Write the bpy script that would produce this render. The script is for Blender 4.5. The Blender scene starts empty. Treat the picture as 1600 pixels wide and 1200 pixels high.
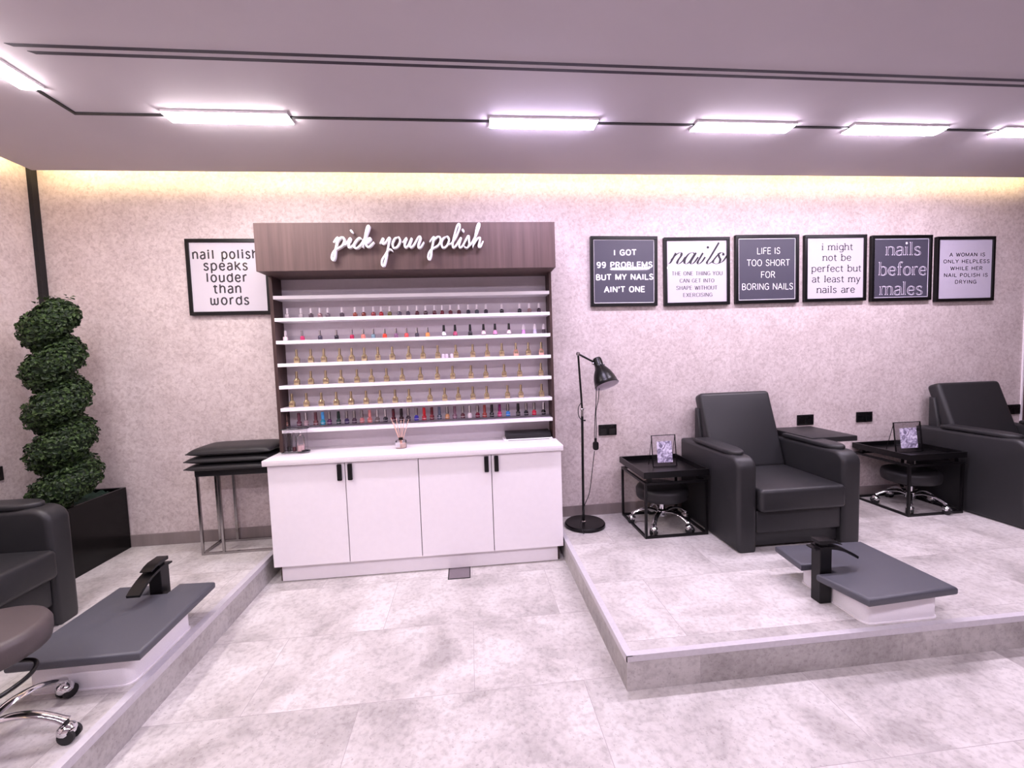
import bpy, bmesh, math, random
from mathutils import Vector, Matrix
PI = math.pi
scene = bpy.context.scene
C = scene.collection
random.seed(7)

# ---------------------------------------------------------------- camera
CAM = Vector((0.0, 0.0, 1.45))
AX_R = Vector((0.9945615274, -0.0987816205, -0.0330084772))
AX_U = Vector((0.0391759868, 0.0611615317, 0.9973587665))
AX_F = Vector((0.0965018662, 0.9932277979, -0.0646987738))
FPX = 682.975
cd = bpy.data.cameras.new('camera')
cam = bpy.data.objects.new('camera', cd)
C.objects.link(cam)
cd.sensor_width = 36.0
cd.lens = FPX / 1600 * 36.0
cd.clip_start = 0.02
cam.matrix_world = Matrix(((AX_R.x, AX_U.x, -AX_F.x, CAM.x), (AX_R.y, AX_U.y, -AX_F.y, CAM.y),
                           (AX_R.z, AX_U.z, -AX_F.z, CAM.z), (0, 0, 0, 1)))
scene.camera = cam

# ---------------------------------------------------------------- exposure, world
scene.view_settings.view_transform = 'Standard'
scene.view_settings.look = 'None'
scene.view_settings.gamma = 1.0
scene.view_settings.use_curve_mapping = False
scene.view_settings.exposure = 1.5
wd = bpy.data.worlds.new('world')
scene.world = wd
wd.use_nodes = True
wd.node_tree.nodes['Background'].inputs[0].default_value = (0.9, 0.8, 0.95, 1)
wd.node_tree.nodes['Background'].inputs[1].default_value = 0.02

# light strengths (the lamps themselves are built with the ceiling)
TUBE_COLOR = (0.97, 0.835, 1.03)
TUBE_POWER = 44.0
TUBE_LEFT_COLOR = (1.0, 0.89, 0.92)
COVE_COLOR = (1.0, 0.78, 0.40)
COVE_POWER = 37.0

# room levels
HP = 0.1565          # top of the two raised platforms
YW = 3.36            # back wall
XL = -2.90           # left wall
XR = 4.81            # right wall
HC = 2.754           # ceiling
LOOP_Y = 2.51        # light track along the back
LOOP_X = -1.94       # light track along the left


def ray(px, py):
    return AX_F + AX_R * ((px - 800) / FPX) + AX_U * ((600 - py) / FPX)


def on_y(px, py, y):
    d = ray(px, py)
    return CAM + d * (y / d.y)


def on_z(px, py, z):
    d = ray(px, py)
    return CAM + d * ((z - CAM.z) / d.z)


# ---------------------------------------------------------------- materials
def lin(c):
    return tuple((x / 12.92 if x <= 0.04045 else ((x + 0.055) / 1.055) ** 2.4) for x in [k / 255 for k in c])


def mat(name, rgb, rough=0.5, metal=0.0, spec=0.5, noise=0.0, nscale=20, bump=0.0, bscale=200, coat=0.0):
    m = bpy.data.materials.new(name)
    m.use_nodes = True
    nt = m.node_tree
    b = nt.nodes['Principled BSDF']
    col = lin(rgb)
    b.inputs['Base Color'].default_value = (*col, 1)
    b.inputs['Roughness'].default_value = rough
    b.inputs['Metallic'].default_value = metal
    b.inputs['Specular IOR Level'].default_value = spec
    b.inputs['Coat Weight'].default_value = coat
    if noise or bump:
        tc = nt.nodes.new('ShaderNodeTexCoord')
    if noise:
        n = nt.nodes.new('ShaderNodeTexNoise')
        n.inputs['Scale'].default_value = nscale
        n.inputs['Detail'].default_value = 5
        nt.links.new(tc.outputs['Object'], n.inputs['Vector'])
        r = nt.nodes.new('ShaderNodeValToRGB')
        r.color_ramp.elements[0].position = 0.3
        r.color_ramp.elements[1].position = 0.7
        r.color_ramp.elements[0].color = (*[c * (1 - noise) for c in col], 1)
        r.color_ramp.elements[1].color = (*[min(1, c * (1 + noise)) for c in col], 1)
        nt.links.new(n.outputs['Fac'], r.inputs['Fac'])
        nt.links.new(r.outputs['Color'], b.inputs['Base Color'])
    if bump:
        n2 = nt.nodes.new('ShaderNodeTexNoise')
        n2.inputs['Scale'].default_value = bscale
        n2.inputs['Detail'].default_value = 3
        nt.links.new(tc.outputs['Object'], n2.inputs['Vector'])
        bp = nt.nodes.new('ShaderNodeBump')
        bp.inputs['Strength'].default_value = bump
        bp.inputs['Distance'].default_value = 0.002
        nt.links.new(n2.outputs['Fac'], bp.inputs['Height'])
        nt.links.new(bp.outputs['Normal'], b.inputs['Normal'])
    return m


def glow(name, rgb, power):
    m = bpy.data.materials.new(name)
    m.use_nodes = True
    nt = m.node_tree
    nt.nodes.remove(nt.nodes['Principled BSDF'])
    e = nt.nodes.new('ShaderNodeEmission')
    e.inputs[0].default_value = (*rgb, 1)
    e.inputs[1].default_value = power
    nt.links.new(e.outputs[0], nt.nodes['Material Output'].inputs[0])
    return m


def clear(name, tint=(0.96, 0.95, 0.97), gloss=0.5):
    """clear acrylic or glass: see-through with a fresnel reflection"""
    m = bpy.data.materials.new(name)
    m.use_nodes = True
    nt = m.node_tree
    nt.nodes.remove(nt.nodes['Principled BSDF'])
    t = nt.nodes.new('ShaderNodeBsdfTransparent')
    t.inputs[0].default_value = (*tint, 1)
    g = nt.nodes.new('ShaderNodeBsdfGlossy')
    g.inputs['Roughness'].default_value = 0.03
    f = nt.nodes.new('ShaderNodeFresnel')
    f.inputs[0].default_value = 1.45
    mu = nt.nodes.new('ShaderNodeMath')
    mu.operation = 'MULTIPLY'
    mu.inputs[1].default_value = gloss
    mx = nt.nodes.new('ShaderNodeMixShader')
    nt.links.new(f.outputs[0], mu.inputs[0])
    nt.links.new(mu.outputs[0], mx.inputs[0])
    nt.links.new(t.outputs[0], mx.inputs[1])
    nt.links.new(g.outputs[0], mx.inputs[2])
    nt.links.new(mx.outputs[0], nt.nodes['Material Output'].inputs[0])
    return m


def N(nt, kind, **kw):
    n = nt.nodes.new(kind)
    for k, v in kw.items():
        setattr(n, k, v)
    return n


def ramp(nt, fac, stops):
    r = nt.nodes.new('ShaderNodeValToRGB')
    e = r.color_ramp.elements
    while len(e) < len(stops):
        e.new(0.5)
    for i, (p, c) in enumerate(stops):
        e[i].position = p
        e[i].color = (*c, 1)
    nt.links.new(fac, r.inputs['Fac'])
    return r.outputs['Color']


def mixc(nt, fac, a, b, blend='MIX'):
    m = nt.nodes.new('ShaderNodeMix')
    m.data_type = 'RGBA'
    m.blend_type = blend
    if isinstance(fac, float):
        m.inputs[0].default_value = fac
    else:
        nt.links.new(fac, m.inputs[0])
    for s, k in ((a, 6), (b, 7)):
        if isinstance(s, tuple):
            m.inputs[k].default_value = (*s, 1)
        else:
            nt.links.new(s, m.inputs[k])
    return m.outputs[2]


def wallpaper(name, light, mid, dark):
    """mottled plaster-look wallpaper"""
    m = bpy.data.materials.new(name)
    m.use_nodes = True
    nt = m.node_tree
    b = nt.nodes['Principled BSDF']
    b.inputs['Roughness'].default_value = 0.6
    tc = N(nt, 'ShaderNodeTexCoord')
    n1 = N(nt, 'ShaderNodeTexNoise')
    n1.inputs['Scale'].default_value = 46
    n1.inputs['Detail'].default_value = 6
    n1.inputs['Roughness'].default_value = 0.65
    n1.inputs['Distortion'].default_value = 0.6
    n2 = N(nt, 'ShaderNodeTexNoise')
    n2.inputs['Scale'].default_value = 5
    n2.inputs['Detail'].default_value = 4
    nt.links.new(tc.outputs['Object'], n1.inputs['Vector'])
    nt.links.new(tc.outputs['Object'], n2.inputs['Vector'])
    c1 = ramp(nt, n1.outputs['Fac'], [(0.33, lin(dark)), (0.47, lin(mid)), (0.62, lin(light))])
    c2 = ramp(nt, n2.outputs['Fac'], [(0.35, (0.90, 0.89, 0.89)), (0.65, (1, 1, 1))])
    nt.links.new(mixc(nt, 1.0, c1, c2, 'MULTIPLY'), b.inputs['Base Color'])
    bp = N(nt, 'ShaderNodeBump')
    bp.inputs['Strength'].default_value = 0.12
    bp.inputs['Distance'].default_value = 0.002
    nt.links.new(n1.outputs['Fac'], bp.inputs['Height'])
    nt.links.new(bp.outputs['Normal'], b.inputs['Normal'])
    return m


def concrete_tile(name, grid=True, plane='xy', tone=1.0):
    """pale cement-look porcelain tile laid in half bond, 0.967 x 0.508 m"""
    m = bpy.data.materials.new(name)
    m.use_nodes = True
    nt = m.node_tree
    b = nt.nodes['Principled BSDF']
    b.inputs['Roughness'].default_value = 0.42
    b.inputs['Specular IOR Level'].default_value = 0.35
    tc = N(nt, 'ShaderNodeTexCoord')
    mp = N(nt, 'ShaderNodeMapping')
    nt.links.new(tc.outputs['Object'], mp.inputs['Vector'])
    br = N(nt, 'ShaderNodeTexBrick')
    br.offset = 0.5
    br.offset_frequency = 2
    br.inputs['Scale'].default_value = 1.0
    br.inputs['Mortar Size'].default_value = 0.0012
    br.inputs['Mortar Smooth'].default_value = 0.2
    br.inputs['Bias'].default_value = 0.0
    br.inputs['Brick Width'].default_value = 0.967
    br.inputs['Row Height'].default_value = 0.508
    br.inputs['Color1'].default_value = (0, 0, 0, 1)
    br.inputs['Color2'].default_value = (1, 1, 1, 1)
    br.inputs['Mortar'].default_value = (0.5, 0.5, 0.5, 1)
    if plane == 'xy':
        mp.inputs['Location'].default_value = (0.514 + 0.4835 + 0.967 * 8, -1.312 + 0.508 * 14, 0)
    elif plane == 'xz':
        mp.inputs['Rotation'].default_value = (PI / 2, 0, 0)
        mp.inputs['Location'].default_value = (0.4835 * 0 + 0.50 + 0.967 * 8, 0.3 + 0.508 * 6, 0)
    else:
        mp.inputs['Rotation'].default_value = (PI / 2, 0, -PI / 2)
        mp.inputs['Location'].default_value = (0.25 + 0.967 * 8, 0.3 + 0.508 * 6, 0)
    nt.links.new(mp.outputs[0], br.inputs['Vector'])
    # cement clouding, shifted from tile to tile
    sh = N(nt, 'ShaderNodeVectorMath', operation='SCALE')
    sh.inputs['Scale'].default_value = 7.3
    nt.links.new(br.outputs['Color'], sh.inputs[0])
    ad = N(nt, 'ShaderNodeVectorMath', operation='ADD')
    nt.links.new(tc.outputs['Object'], ad.inputs[0])
    nt.links.new(sh.outputs[0], ad.inputs[1])
    n1 = N(nt, 'ShaderNodeTexNoise')
    n1.inputs['Scale'].default_value = 3.2
    n1.inputs['Detail'].default_value = 7
    n1.inputs['Roughness'].default_value = 0.62
    n1.inputs['Distortion'].default_value = 0.4
    nt.links.new(ad.outputs[0], n1.inputs['Vector'])
    n2 = N(nt, 'ShaderNodeTexNoise')
    n2.inputs['Scale'].default_value = 45
    n2.inputs['Detail'].default_value = 4
    nt.links.new(ad.outputs[0], n2.inputs['Vector'])
    n3 = N(nt, 'ShaderNodeTexNoise')
    n3.inputs['Scale'].default_value = 110
    n3.inputs['Detail'].default_value = 2
    nt.links.new(ad.outputs[0], n3.inputs['Vector'])
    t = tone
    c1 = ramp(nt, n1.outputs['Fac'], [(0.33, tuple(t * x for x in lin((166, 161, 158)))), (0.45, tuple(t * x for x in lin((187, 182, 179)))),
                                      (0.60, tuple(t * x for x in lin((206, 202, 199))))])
    c2 = ramp(nt, n2.outputs['Fac'], [(0.32, (0.80, 0.79, 0.79)), (0.54, (1, 1, 1))])
    c3 = ramp(nt, n3.outputs['Fac'], [(0.27, (0.72, 0.70, 0.70)), (0.36, (1, 1, 1))])
    c4 = ramp(nt, br.outputs['Color'], [(0.0, (0.90, 0.90, 0.90)), (1.0, (1.05, 1.05, 1.05))])
    c = mixc(nt, 1.0, c1, c2, 'MULTIPLY')
    c = mixc(nt, 1.0, c, c3, 'MULTIPLY')
    c = mixc(nt, 1.0, c, c4, 'MULTIPLY')
    if grid:
        c = mixc(nt, br.outputs['Fac'], c, tuple(0.9 * x for x in lin((160, 153, 153))))
    nt.links.new(c, b.inputs['Base Color'])
    bp = N(nt, 'ShaderNodeBump')
    bp.inputs['Strength'].default_value = 0.08
    bp.inputs['Distance'].default_value = 0.002
    nt.links.new(n2.outputs['Fac'], bp.inputs['Height'])
    nt.links.new(bp.outputs['Normal'], b.inputs['Normal'])
    return m


def woodgrain(name, a, bcol, sx=1.0):
    m = bpy.data.materials.new(name)
    m.use_nodes = True
    nt = m.node_tree
    b = nt.nodes['Principled BSDF']
    b.inputs['Roughness'].default_value = 0.5
    b.inputs['Specular IOR Level'].default_value = 0.3
    tc = N(nt, 'ShaderNodeTexCoord')
    mp = N(nt, 'ShaderNodeMapping')
    mp.inputs['Scale'].default_value = (30 * sx, 30 * sx, 1.2)
    nt.links.new(tc.outputs['Object'], mp.inputs['Vector'])
    n1 = N(nt, 'ShaderNodeTexNoise')
    n1.inputs['Scale'].default_value = 1.0
    n1.inputs['Detail'].default_value = 6
    n1.inputs['Roughness'].default_value = 0.6
    nt.links.new(mp.outputs[0], n1.inputs['Vector'])
    nt.links.new(ramp(nt, n1.outputs['Fac'], [(0.3, lin(a)), (0.7, lin(bcol))]), b.inputs['Base Color'])
    return m


M = {}
M['wall'] = wallpaper('mottled_wallpaper', (216, 205, 203), (203, 190, 188), (184, 170, 168))
M['ceiling'] = mat('ceiling_paint', (184, 177, 182), 0.75, noise=0.02, nscale=3)
M['black_gap'] = mat('black_track', (14, 13, 16), 0.5)
M['slot'] = mat('slot_interior', (52, 46, 56), 0.7)
M['tile'] = concrete_tile('cement_floor_tile')
M['tile_side_shaded'] = concrete_tile('cement_riser_tile_shaded', True, 'xz', 0.76)  # floor tile darkened for the risers, their shade put into the colour
M['tile_end_shaded'] = concrete_tile('cement_riser_tile_end_shaded', True, 'yz', 0.76)  # same shade painted in for the end faces
M['edge'] = mat('brushed_edge_profile', (190, 186, 191), 0.4, 0.0, noise=0.05, nscale=60)
M['skirting'] = woodgrain('grey_skirting', (120, 110, 108), (146, 135, 133), 0.2)
M['wood'] = woodgrain('brown_laminate', (76, 59, 57), (96, 77, 73))
M['wood_dark'] = woodgrain('dark_brown_laminate', (58, 42, 41), (78, 59, 56))
M['white'] = mat('white_laminate', (236, 231, 235), 0.38, noise=0.012, nscale=30)
M['quartz'] = mat('white_stone_top', (228, 223, 226), 0.3, noise=0.03, nscale=140)
M['shelf'] = mat('white_shelf', (236, 232, 236), 0.35)
M['back'] = mat('hutch_back_panel', (206, 198, 204), 0.5, noise=0.02, nscale=50)
M['black'] = mat('black_metal', (9, 8, 10), 0.3, 0.0, 0.3)
M['black_satin'] = mat('black_satin', (10, 9, 11), 0.32, 0.0, 0.3)
M['black_gloss'] = mat('black_gloss', (10, 10, 12), 0.15)
M['leather'] = mat('charcoal_leatherette', (37, 37, 39), 0.42, 0, 0.4, noise=0.05, nscale=300, bump=0.25, bscale=420)
M['leather_brown'] = mat('brown_grey_leatherette', (74, 66, 66), 0.42, 0, 0.4, bump=0.2, bscale=420)
M['leather_dark'] = mat('dark_leatherette', (33, 32, 34), 0.45, 0, 0.35, bump=0.2, bscale=420)
M['pad'] = mat('slate_leatherette', (76, 77, 84), 0.45, 0, 0.4, noise=0.04, nscale=200, bump=0.22, bscale=380)
M['chrome'] = mat('chrome', (225, 225, 228), 0.09, 1.0)
M['steel'] = mat('brushed_steel', (176, 172, 172), 0.22, 1.0)
M['rubber'] = mat('black_rubber', (20, 20, 22), 0.6)
M['tub'] = mat('white_speckled_acrylic', (232, 229, 233), 0.4, noise=0.035, nscale=240)
M['clear'] = clear('clear_acrylic')
M['glass'] = clear('clear_glass', (0.97, 0.97, 0.98), 0.9)
M['lip'] = clear('clear_shelf_lip', (0.96, 0.95, 0.97), 0.35)
M['planter'] = mat('black_gloss_planter', (5, 5, 6), 0.2, 0, 0.25)
M['moss'] = mat('dark_green_moss', (28, 52, 40), 0.9, noise=0.4, nscale=60, bump=0.8, bscale=120)
M['leaf'] = mat('boxwood_leaf', (52, 72, 36), 0.5, 0, 0.3, noise=0.35, nscale=30)
M['leaf2'] = mat('boxwood_leaf_dark', (32, 48, 28), 0.55, 0, 0.3, noise=0.35, nscale=30)
M['bark'] = mat('brown_stem', (60, 44, 34), 0.8, noise=0.2)
M['paper_white'] = mat('white_print_paper', (198, 193, 201), 0.5, coat=0.8)
M['paper_slate'] = mat('slate_print_paper', (64, 62, 77), 0.5, coat=0.8)
M['paper_lilac'] = mat('lilac_print_paper', (186, 180, 196), 0.5, coat=0.8)
M['ink_dark'] = mat('dark_ink', (30, 24, 36), 0.6, coat=0.8)
M['ink_black'] = mat('black_ink', (18, 13, 24), 0.6, coat=0.8)
M['ink_pale'] = mat('pale_ink', (226, 220, 234), 0.6, coat=0.8)
M['ink_white'] = mat('white_ink', (248, 246, 249), 0.6, coat=0.8)
M['sign'] = mat('white_sign_letter', (246, 244, 247), 0.35)
M['drain'] = mat('drain_cover', (128, 118, 124), 0.4, 0.3, noise=0.05, nscale=60)
M['gold'] = mat('gold_metal', (208, 192, 158), 0.25, 1.0)
M['gold_glass'] = mat('gold_lacquer', (186, 168, 128), 0.25, 0.5)
M['cap_white'] = mat('white_cap', (232, 224, 230), 0.4)
M['cap_black'] = mat('black_cap', (18, 16, 20), 0.35)
M['reed'] = mat('rattan_reed', (232, 188, 170), 0.7)
M['tube'] = glow('light_tube', TUBE_COLOR, TUBE_POWER)
M['tube_left'] = glow('light_tube_left', TUBE_LEFT_COLOR, TUBE_POWER)
M['tube_violet'] = glow('light_tube_violet', (0.93, 0.80, 1.13), TUBE_POWER)
M['cove'] = glow('cove_strip', COVE_COLOR, COVE_POWER)
M['lamp_inner'] = mat('lamp_shade_inner', (222, 214, 226), 0.5)
_cols = {}


def lacquer(rgb):
    k = tuple(rgb)
    if k not in _cols:
        _cols[k] = mat('lacquer_%02x%02x%02x' % k, rgb, 0.12, 0, 0.5, coat=0.3)
    return _cols[k]


# ---------------------------------------------------------------- mesh helpers
class G:
    """a growing mesh"""

    def __init__(self):
        self.bm = bmesh.new()

    def box(self, x0, x1, y0, y1, z0, z1, bevel=0.0, seg=2, mtx=None, mi=0):
        vs = [self.bm.verts.new((x, y, z)) for z in (z0, z1) for y in (y0, y1) for x in (x0, x1)]
        fs = [self.bm.faces.new([vs[i] for i in f]) for f in
              ((0, 2, 3, 1), (4, 5, 7, 6), (0, 1, 5, 4), (1, 3, 7, 5), (3, 2, 6, 7), (2, 0, 4, 6))]
        return self._fin(vs, fs, bevel, seg, mtx, mi)

    def prism(self, pts, axis, a, b, bevel=0.0, seg=2, mtx=None, mi=0):
        """extrude a closed 2D outline along axis from a to b"""
        def mk(p, t):
            return {'x': (t, p[0], p[1]), 'y': (p[0], t, p[1]), 'z': (p[0], p[1], t)}[axis]
        A = [self.bm.verts.new(mk(p, a)) for p in pts]
        B = [self.bm.verts.new(mk(p, b)) for p in pts]
        n = len(pts)
        fs = [self.bm.faces.new(A), self.bm.faces.new(list(reversed(B)))]
        for i in range(n):
            j = (i + 1) % n
            fs.append(self.bm.faces.new((A[j], A[i], B[i], B[j])))
        bmesh.ops.recalc_face_normals(self.bm, faces=fs)
        if bevel:
            es = list(fs[0].edges) + list(fs[1].edges)
            r = bmesh.ops.bevel(self.bm, geom=es, offset=bevel, segments=seg, profile=0.5, affect='EDGES')
            vs = {v for f in r['faces'] for v in f.verts} | {v for v in A + B if v.is_valid}
            for f in list(self.bm.faces):
                pass
            allv = set(vs)
            # grow to the connected island
            st = list(vs)
            while st:
                v = st.pop()
                for e in v.link_edges:
                    o = e.other_vert(v)
                    if o not in allv:
                        allv.add(o)
                        st.append(o)
            vs = allv
        else:
            vs = A + B
        for v in vs:
            for f in v.link_faces:
                f.material_index = mi
        if mtx is not None:
            for v in vs:
                v.co = mtx @ v.co
        return self

    def _fin(self, vs, fs, bevel, seg, mtx, mi):
        if bevel:
            es = list({e for f in fs for e in f.edges})
            r = bmesh.ops.bevel(self.bm, geom=es, offset=bevel, segments=seg, profile=0.5, affect='EDGES')
            vs = list({v for f in r['faces'] for v in f.verts} | {v for v in vs if v.is_valid})
        for v in vs:
            for f in v.link_faces:
                f.material_index = mi
        if mtx is not None:
            for v in vs:
                v.co = mtx @ v.co
        return self

    def lathe(self, prof, n=24, mtx=None, mi=0):
        rings = []
        new = []
        for r, z in prof:
            if r < 1e-6:
                v = self.bm.verts.new((0, 0, z))
                rings.append([v])
                new.append(v)
            else:
                ring = [self.bm.verts.new((r * math.cos(2 * PI * k / n), r * math.sin(2 * PI * k / n), z)) for k in range(n)]
                rings.append(ring)
                new += ring
        for a, b in zip(rings, rings[1:]):
            for k in range(n):
                j = (k + 1) % n
                if len(a) == 1 and len(b) == 1:
                    continue
                if len(a) == 1:
                    f = self.bm.faces.new((a[0], b[j], b[k]))
                elif len(b) == 1:
                    f = self.bm.faces.new((a[k], a[j], b[0]))
                else:
                    f = self.bm.faces.new((a[k], a[j], b[j], b[k]))
                f.material_index = mi
        if mtx is not None:
            for v in new:
                v.co = mtx @ v.co
        return self

    def tube(self, pts, r, n=8, mi=0, cap=True, flat=None):
        """round (or flattened) tube through points; r may be a list"""
        pts = [Vector(p) for p in pts]
        rs = r if isinstance(r, (list, tuple)) else [r] * len(pts)
        rings = []
        prev = None
        for i, p in enumerate(pts):
            if i == 0:
                t = pts[1] - p
            elif i == len(pts) - 1:
                t = p - pts[i - 1]
            else:
                t = (pts[i + 1] - p).normalized() + (p - pts[i - 1]).normalized()
            t.normalize()
            if prev is None:
                up = Vector((0, 0, 1)) if abs(t.z) < 0.9 else Vector((0, 1, 0))
                u = t.cross(up).normalized()
            else:
                u = (prev - t * prev.dot(t)).normalized()
            prev = u
            w = u.cross(t).normalized()
            fl = flat if flat else 1.0
            rings.append([self.bm.verts.new(p + u * (rs[i] * math.cos(2 * PI * k / n)) + w * (rs[i] * fl * math.sin(2 * PI * k / n))) for k in range(n)])
        for a, b in zip(rings, rings[1:]):
            for k in range(n):
                j = (k + 1) % n
                self.bm.faces.new((a[k], a[j], b[j], b[k])).material_index = mi
        if cap:
            self.bm.faces.new(list(reversed(rings[0]))).material_index = mi
            self.bm.faces.new(rings[-1]).material_index = mi
        return self

    def ball(self, c, r, n=12, sc=(1, 1, 1), mi=0):
        prof = [(r * math.sin(PI * i / (n // 2)) if 0 < i < n // 2 else 0.0, -r * math.cos(PI * i / (n // 2))) for i in range(n // 2 + 1)]
        return self.lathe(prof, n, Matrix.Translation(Vector(c)) @ Matrix.Diagonal((*sc, 1)), mi)

    def quad(self, a, b, c, d, mi=0):
        f = self.bm.faces.new([self.bm.verts.new(p) for p in (a, b, c, d)])
        f.material_index = mi
        return self


def obj(name, g, m, parent=None, smooth=35, origin=None):
    """link the mesh as ONE object; vertices are given in world (or the root's local) space"""
    me = bpy.data.meshes.new(name)
    bmesh.ops.recalc_face_normals(g.bm, faces=[f for f in g.bm.faces]) if smooth is not None else None
    if origin is not None:
        for v in g.bm.verts:
            v.co -= Vector(origin)
    g.bm.to_mesh(me)
    g.bm.free()
    for mm in (m if isinstance(m, (list, tuple)) else [m]):
        me.materials.append(mm)
    if smooth is not None:
        for p in me.polygons:
            p.use_smooth = True
        me.set_sharp_from_angle(angle=math.radians(smooth))
    o = bpy.data.objects.new(name, me)
    C.objects.link(o)
    if origin is not None:
        o.location = origin
    if parent is not None:
        o.parent = parent
    return o


def tag(o, label, cat, group=None):
    o['label'] = label
    o['category'] = cat
    if group:
        o['group'] = group
    return o


def thing(name, label, cat, loc=(0, 0, 0), rz=0.0, group=None):
    o = bpy.data.objects.new(name, None)
    o.empty_display_size = 0.05
    C.objects.link(o)
    o.location = loc
    o.rotation_euler = (0, 0, rz)
    return tag(o, label, cat, group)


def struct(name, g, m, parent=None, smooth=35):
    o = obj(name, g, m, parent, smooth)
    if parent is None:
        o['kind'] = 'structure'
    return o


def dup(root, loc, rz, label, group=None):
    r = root.copy()
    C.objects.link(r)
    r.location = loc
    r.rotation_euler = (0, 0, rz)
    r['label'] = label
    if group:
        r['group'] = group
    for ch in list(root.children):
        c = ch.copy()
        C.objects.link(c)
        c.parent = r
        for gch in list(ch.children):
            d = gch.copy()
            C.objects.link(d)
            d.parent = c
    return r


def arc(cx, cy, r, a0, a1, n):
    return [(cx + r * math.cos(math.radians(a0 + (a1 - a0) * i / n)), cy + r * math.sin(math.radians(a0 + (a1 - a0) * i / n))) for i in range(n + 1)]


def rrect(x0, x1, y0, y1, r, n=5):
    return (arc(x1 - r, y1 - r, r, 0, 90, n) + arc(x0 + r, y1 - r, r, 90, 180, n)
            + arc(x0 + r, y0 + r, r, 180, 270, n) + arc(x1 - r, y0 + r, r, 270, 360, n))


def crom(pts, k=6):
    """smooth curve through points"""
    P = [Vector(p) for p in pts]
    if len(P) < 3:
        return P
    closed = (P[0] - P[-1]).length < 1e-6
    out = []
    n = len(P)
    for i in range(n - 1):
        p1, p2 = P[i], P[i + 1]
        p0 = P[i - 1] if i > 0 else (P[-2] if closed else p1 * 2 - p2)
        p3 = P[i + 2] if i + 2 < n else (P[1] if closed else p2 * 2 - p1)
        for s in range(k):
            t = s / k
            out.append(0.5 * ((2 * p1) + (p2 - p0) * t + (2 * p0 - 5 * p1 + 4 * p2 - p3) * t * t + (3 * p1 - p0 - 3 * p2 + p3) * t ** 3))
    out.append(P[-1])
    return out

# ================================================================ the setting
YB = -2.6            # wall behind the camera
XP_L = -1.377        # edge of the left platform
XP_R = 0.62          # left edge of the right platform
YP_R = 1.73          # front edge of the right platform

struct('floor', G().box(XL - 0.1, XR + 0.1, YB - 0.1, YW + 0.1, -0.1, 0.0), M['tile'])
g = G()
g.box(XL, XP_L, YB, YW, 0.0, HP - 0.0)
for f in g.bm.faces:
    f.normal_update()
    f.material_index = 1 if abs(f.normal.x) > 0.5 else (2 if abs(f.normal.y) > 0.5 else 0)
o = struct('floor_platform_left', g, [M['tile'], M['tile_end_shaded'], M['tile_side_shaded']])
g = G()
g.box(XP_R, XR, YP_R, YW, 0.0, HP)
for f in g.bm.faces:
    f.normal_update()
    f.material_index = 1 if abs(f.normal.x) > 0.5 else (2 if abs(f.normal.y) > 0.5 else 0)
o = struct('floor_platform_right', g, [M['tile'], M['tile_end_shaded'], M['tile_side_shaded']])
# metal edge profiles along the platform rims
E1 = 0.018
struct('trim_1', G().prism([(XP_L + 0.002, HP - 0.03), (XP_L + 0.002, HP + 0.002), (XP_L - 0.032, HP + 0.002), (XP_L - 0.032, HP - 0.002), (XP_L - 0.002, HP - 0.002), (XP_L - 0.002, HP - 0.03)], 'y', YB, YW), M['edge'])
struct('trim_2', G().prism([(XP_R - 0.002, HP - 0.03), (XP_R - 0.002, HP + 0.002), (XP_R + 0.028, HP + 0.002), (XP_R + 0.028, HP - 0.002), (XP_R + 0.002, HP - 0.002), (XP_R + 0.002, HP - 0.03)], 'y', YP_R - 0.002, YW), M['edge'])
struct('trim_3', G().prism([(YP_R - 0.002, HP - 0.026), (YP_R - 0.002, HP + 0.0022), (YP_R + 0.026, HP + 0.0022), (YP_R + 0.026, HP - 0.002), (YP_R + 0.002, HP - 0.002), (YP_R + 0.002, HP - 0.026)], 'x', XP_R - 0.002, XR), M['edge'])

HT = 2.95
struct('wall_back', G().box(XL - 0.1, XR + 0.1, YW, YW + 0.1, 0, HT), M['wall'])
struct('wall_left', G().box(XL - 0.1, XL, YB - 0.1, YW, 0, HT), M['wall'])
struct('wall_right', G().box(XR, XR + 0.1, YB - 0.1, YW, 0, HT), M['wood_dark'])
struct('wall_front', G().box(XL, XR, YB - 0.1, YB, 0, HT), M['wall'])
# dropped ceiling with a cove gap along the back and left walls, and the soffit above it
g = G()
g.box(-2.773, XR, YB, 3.212, HC, HC + 0.02)
struct('ceiling', g, M['ceiling'])
struct('ceiling_soffit', G().box(XL - 0.1, XR + 0.1, YB - 0.1, YW + 0.1, HT, HT + 0.05), M['ceiling'])
# skirting boards on the platforms
struct('baseboard_back', G().box(XL, -1.335, YW - 0.012, YW, HP, 0.242), M['skirting'])
struct('baseboard_right', G().box(0.62, XR, YW - 0.012, YW, HP, 0.24), M['skirting'])
struct('baseboard_left', G().box(XL, XL + 0.012, YB, YW - 0.012, HP, 0.242), M['skirting'])
# black profile running up the corner
struct('trim_4', G().box(XL, XL + 0.028, YW - 0.045, YW, 0.242, 2.90), M['black_gap'])
# pale corner bead at the right end of the back wall
struct('trim_5', G().box(XR - 0.012, XR, YW - 0.012, YW, 0.24, 2.90), M['white'])

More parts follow.
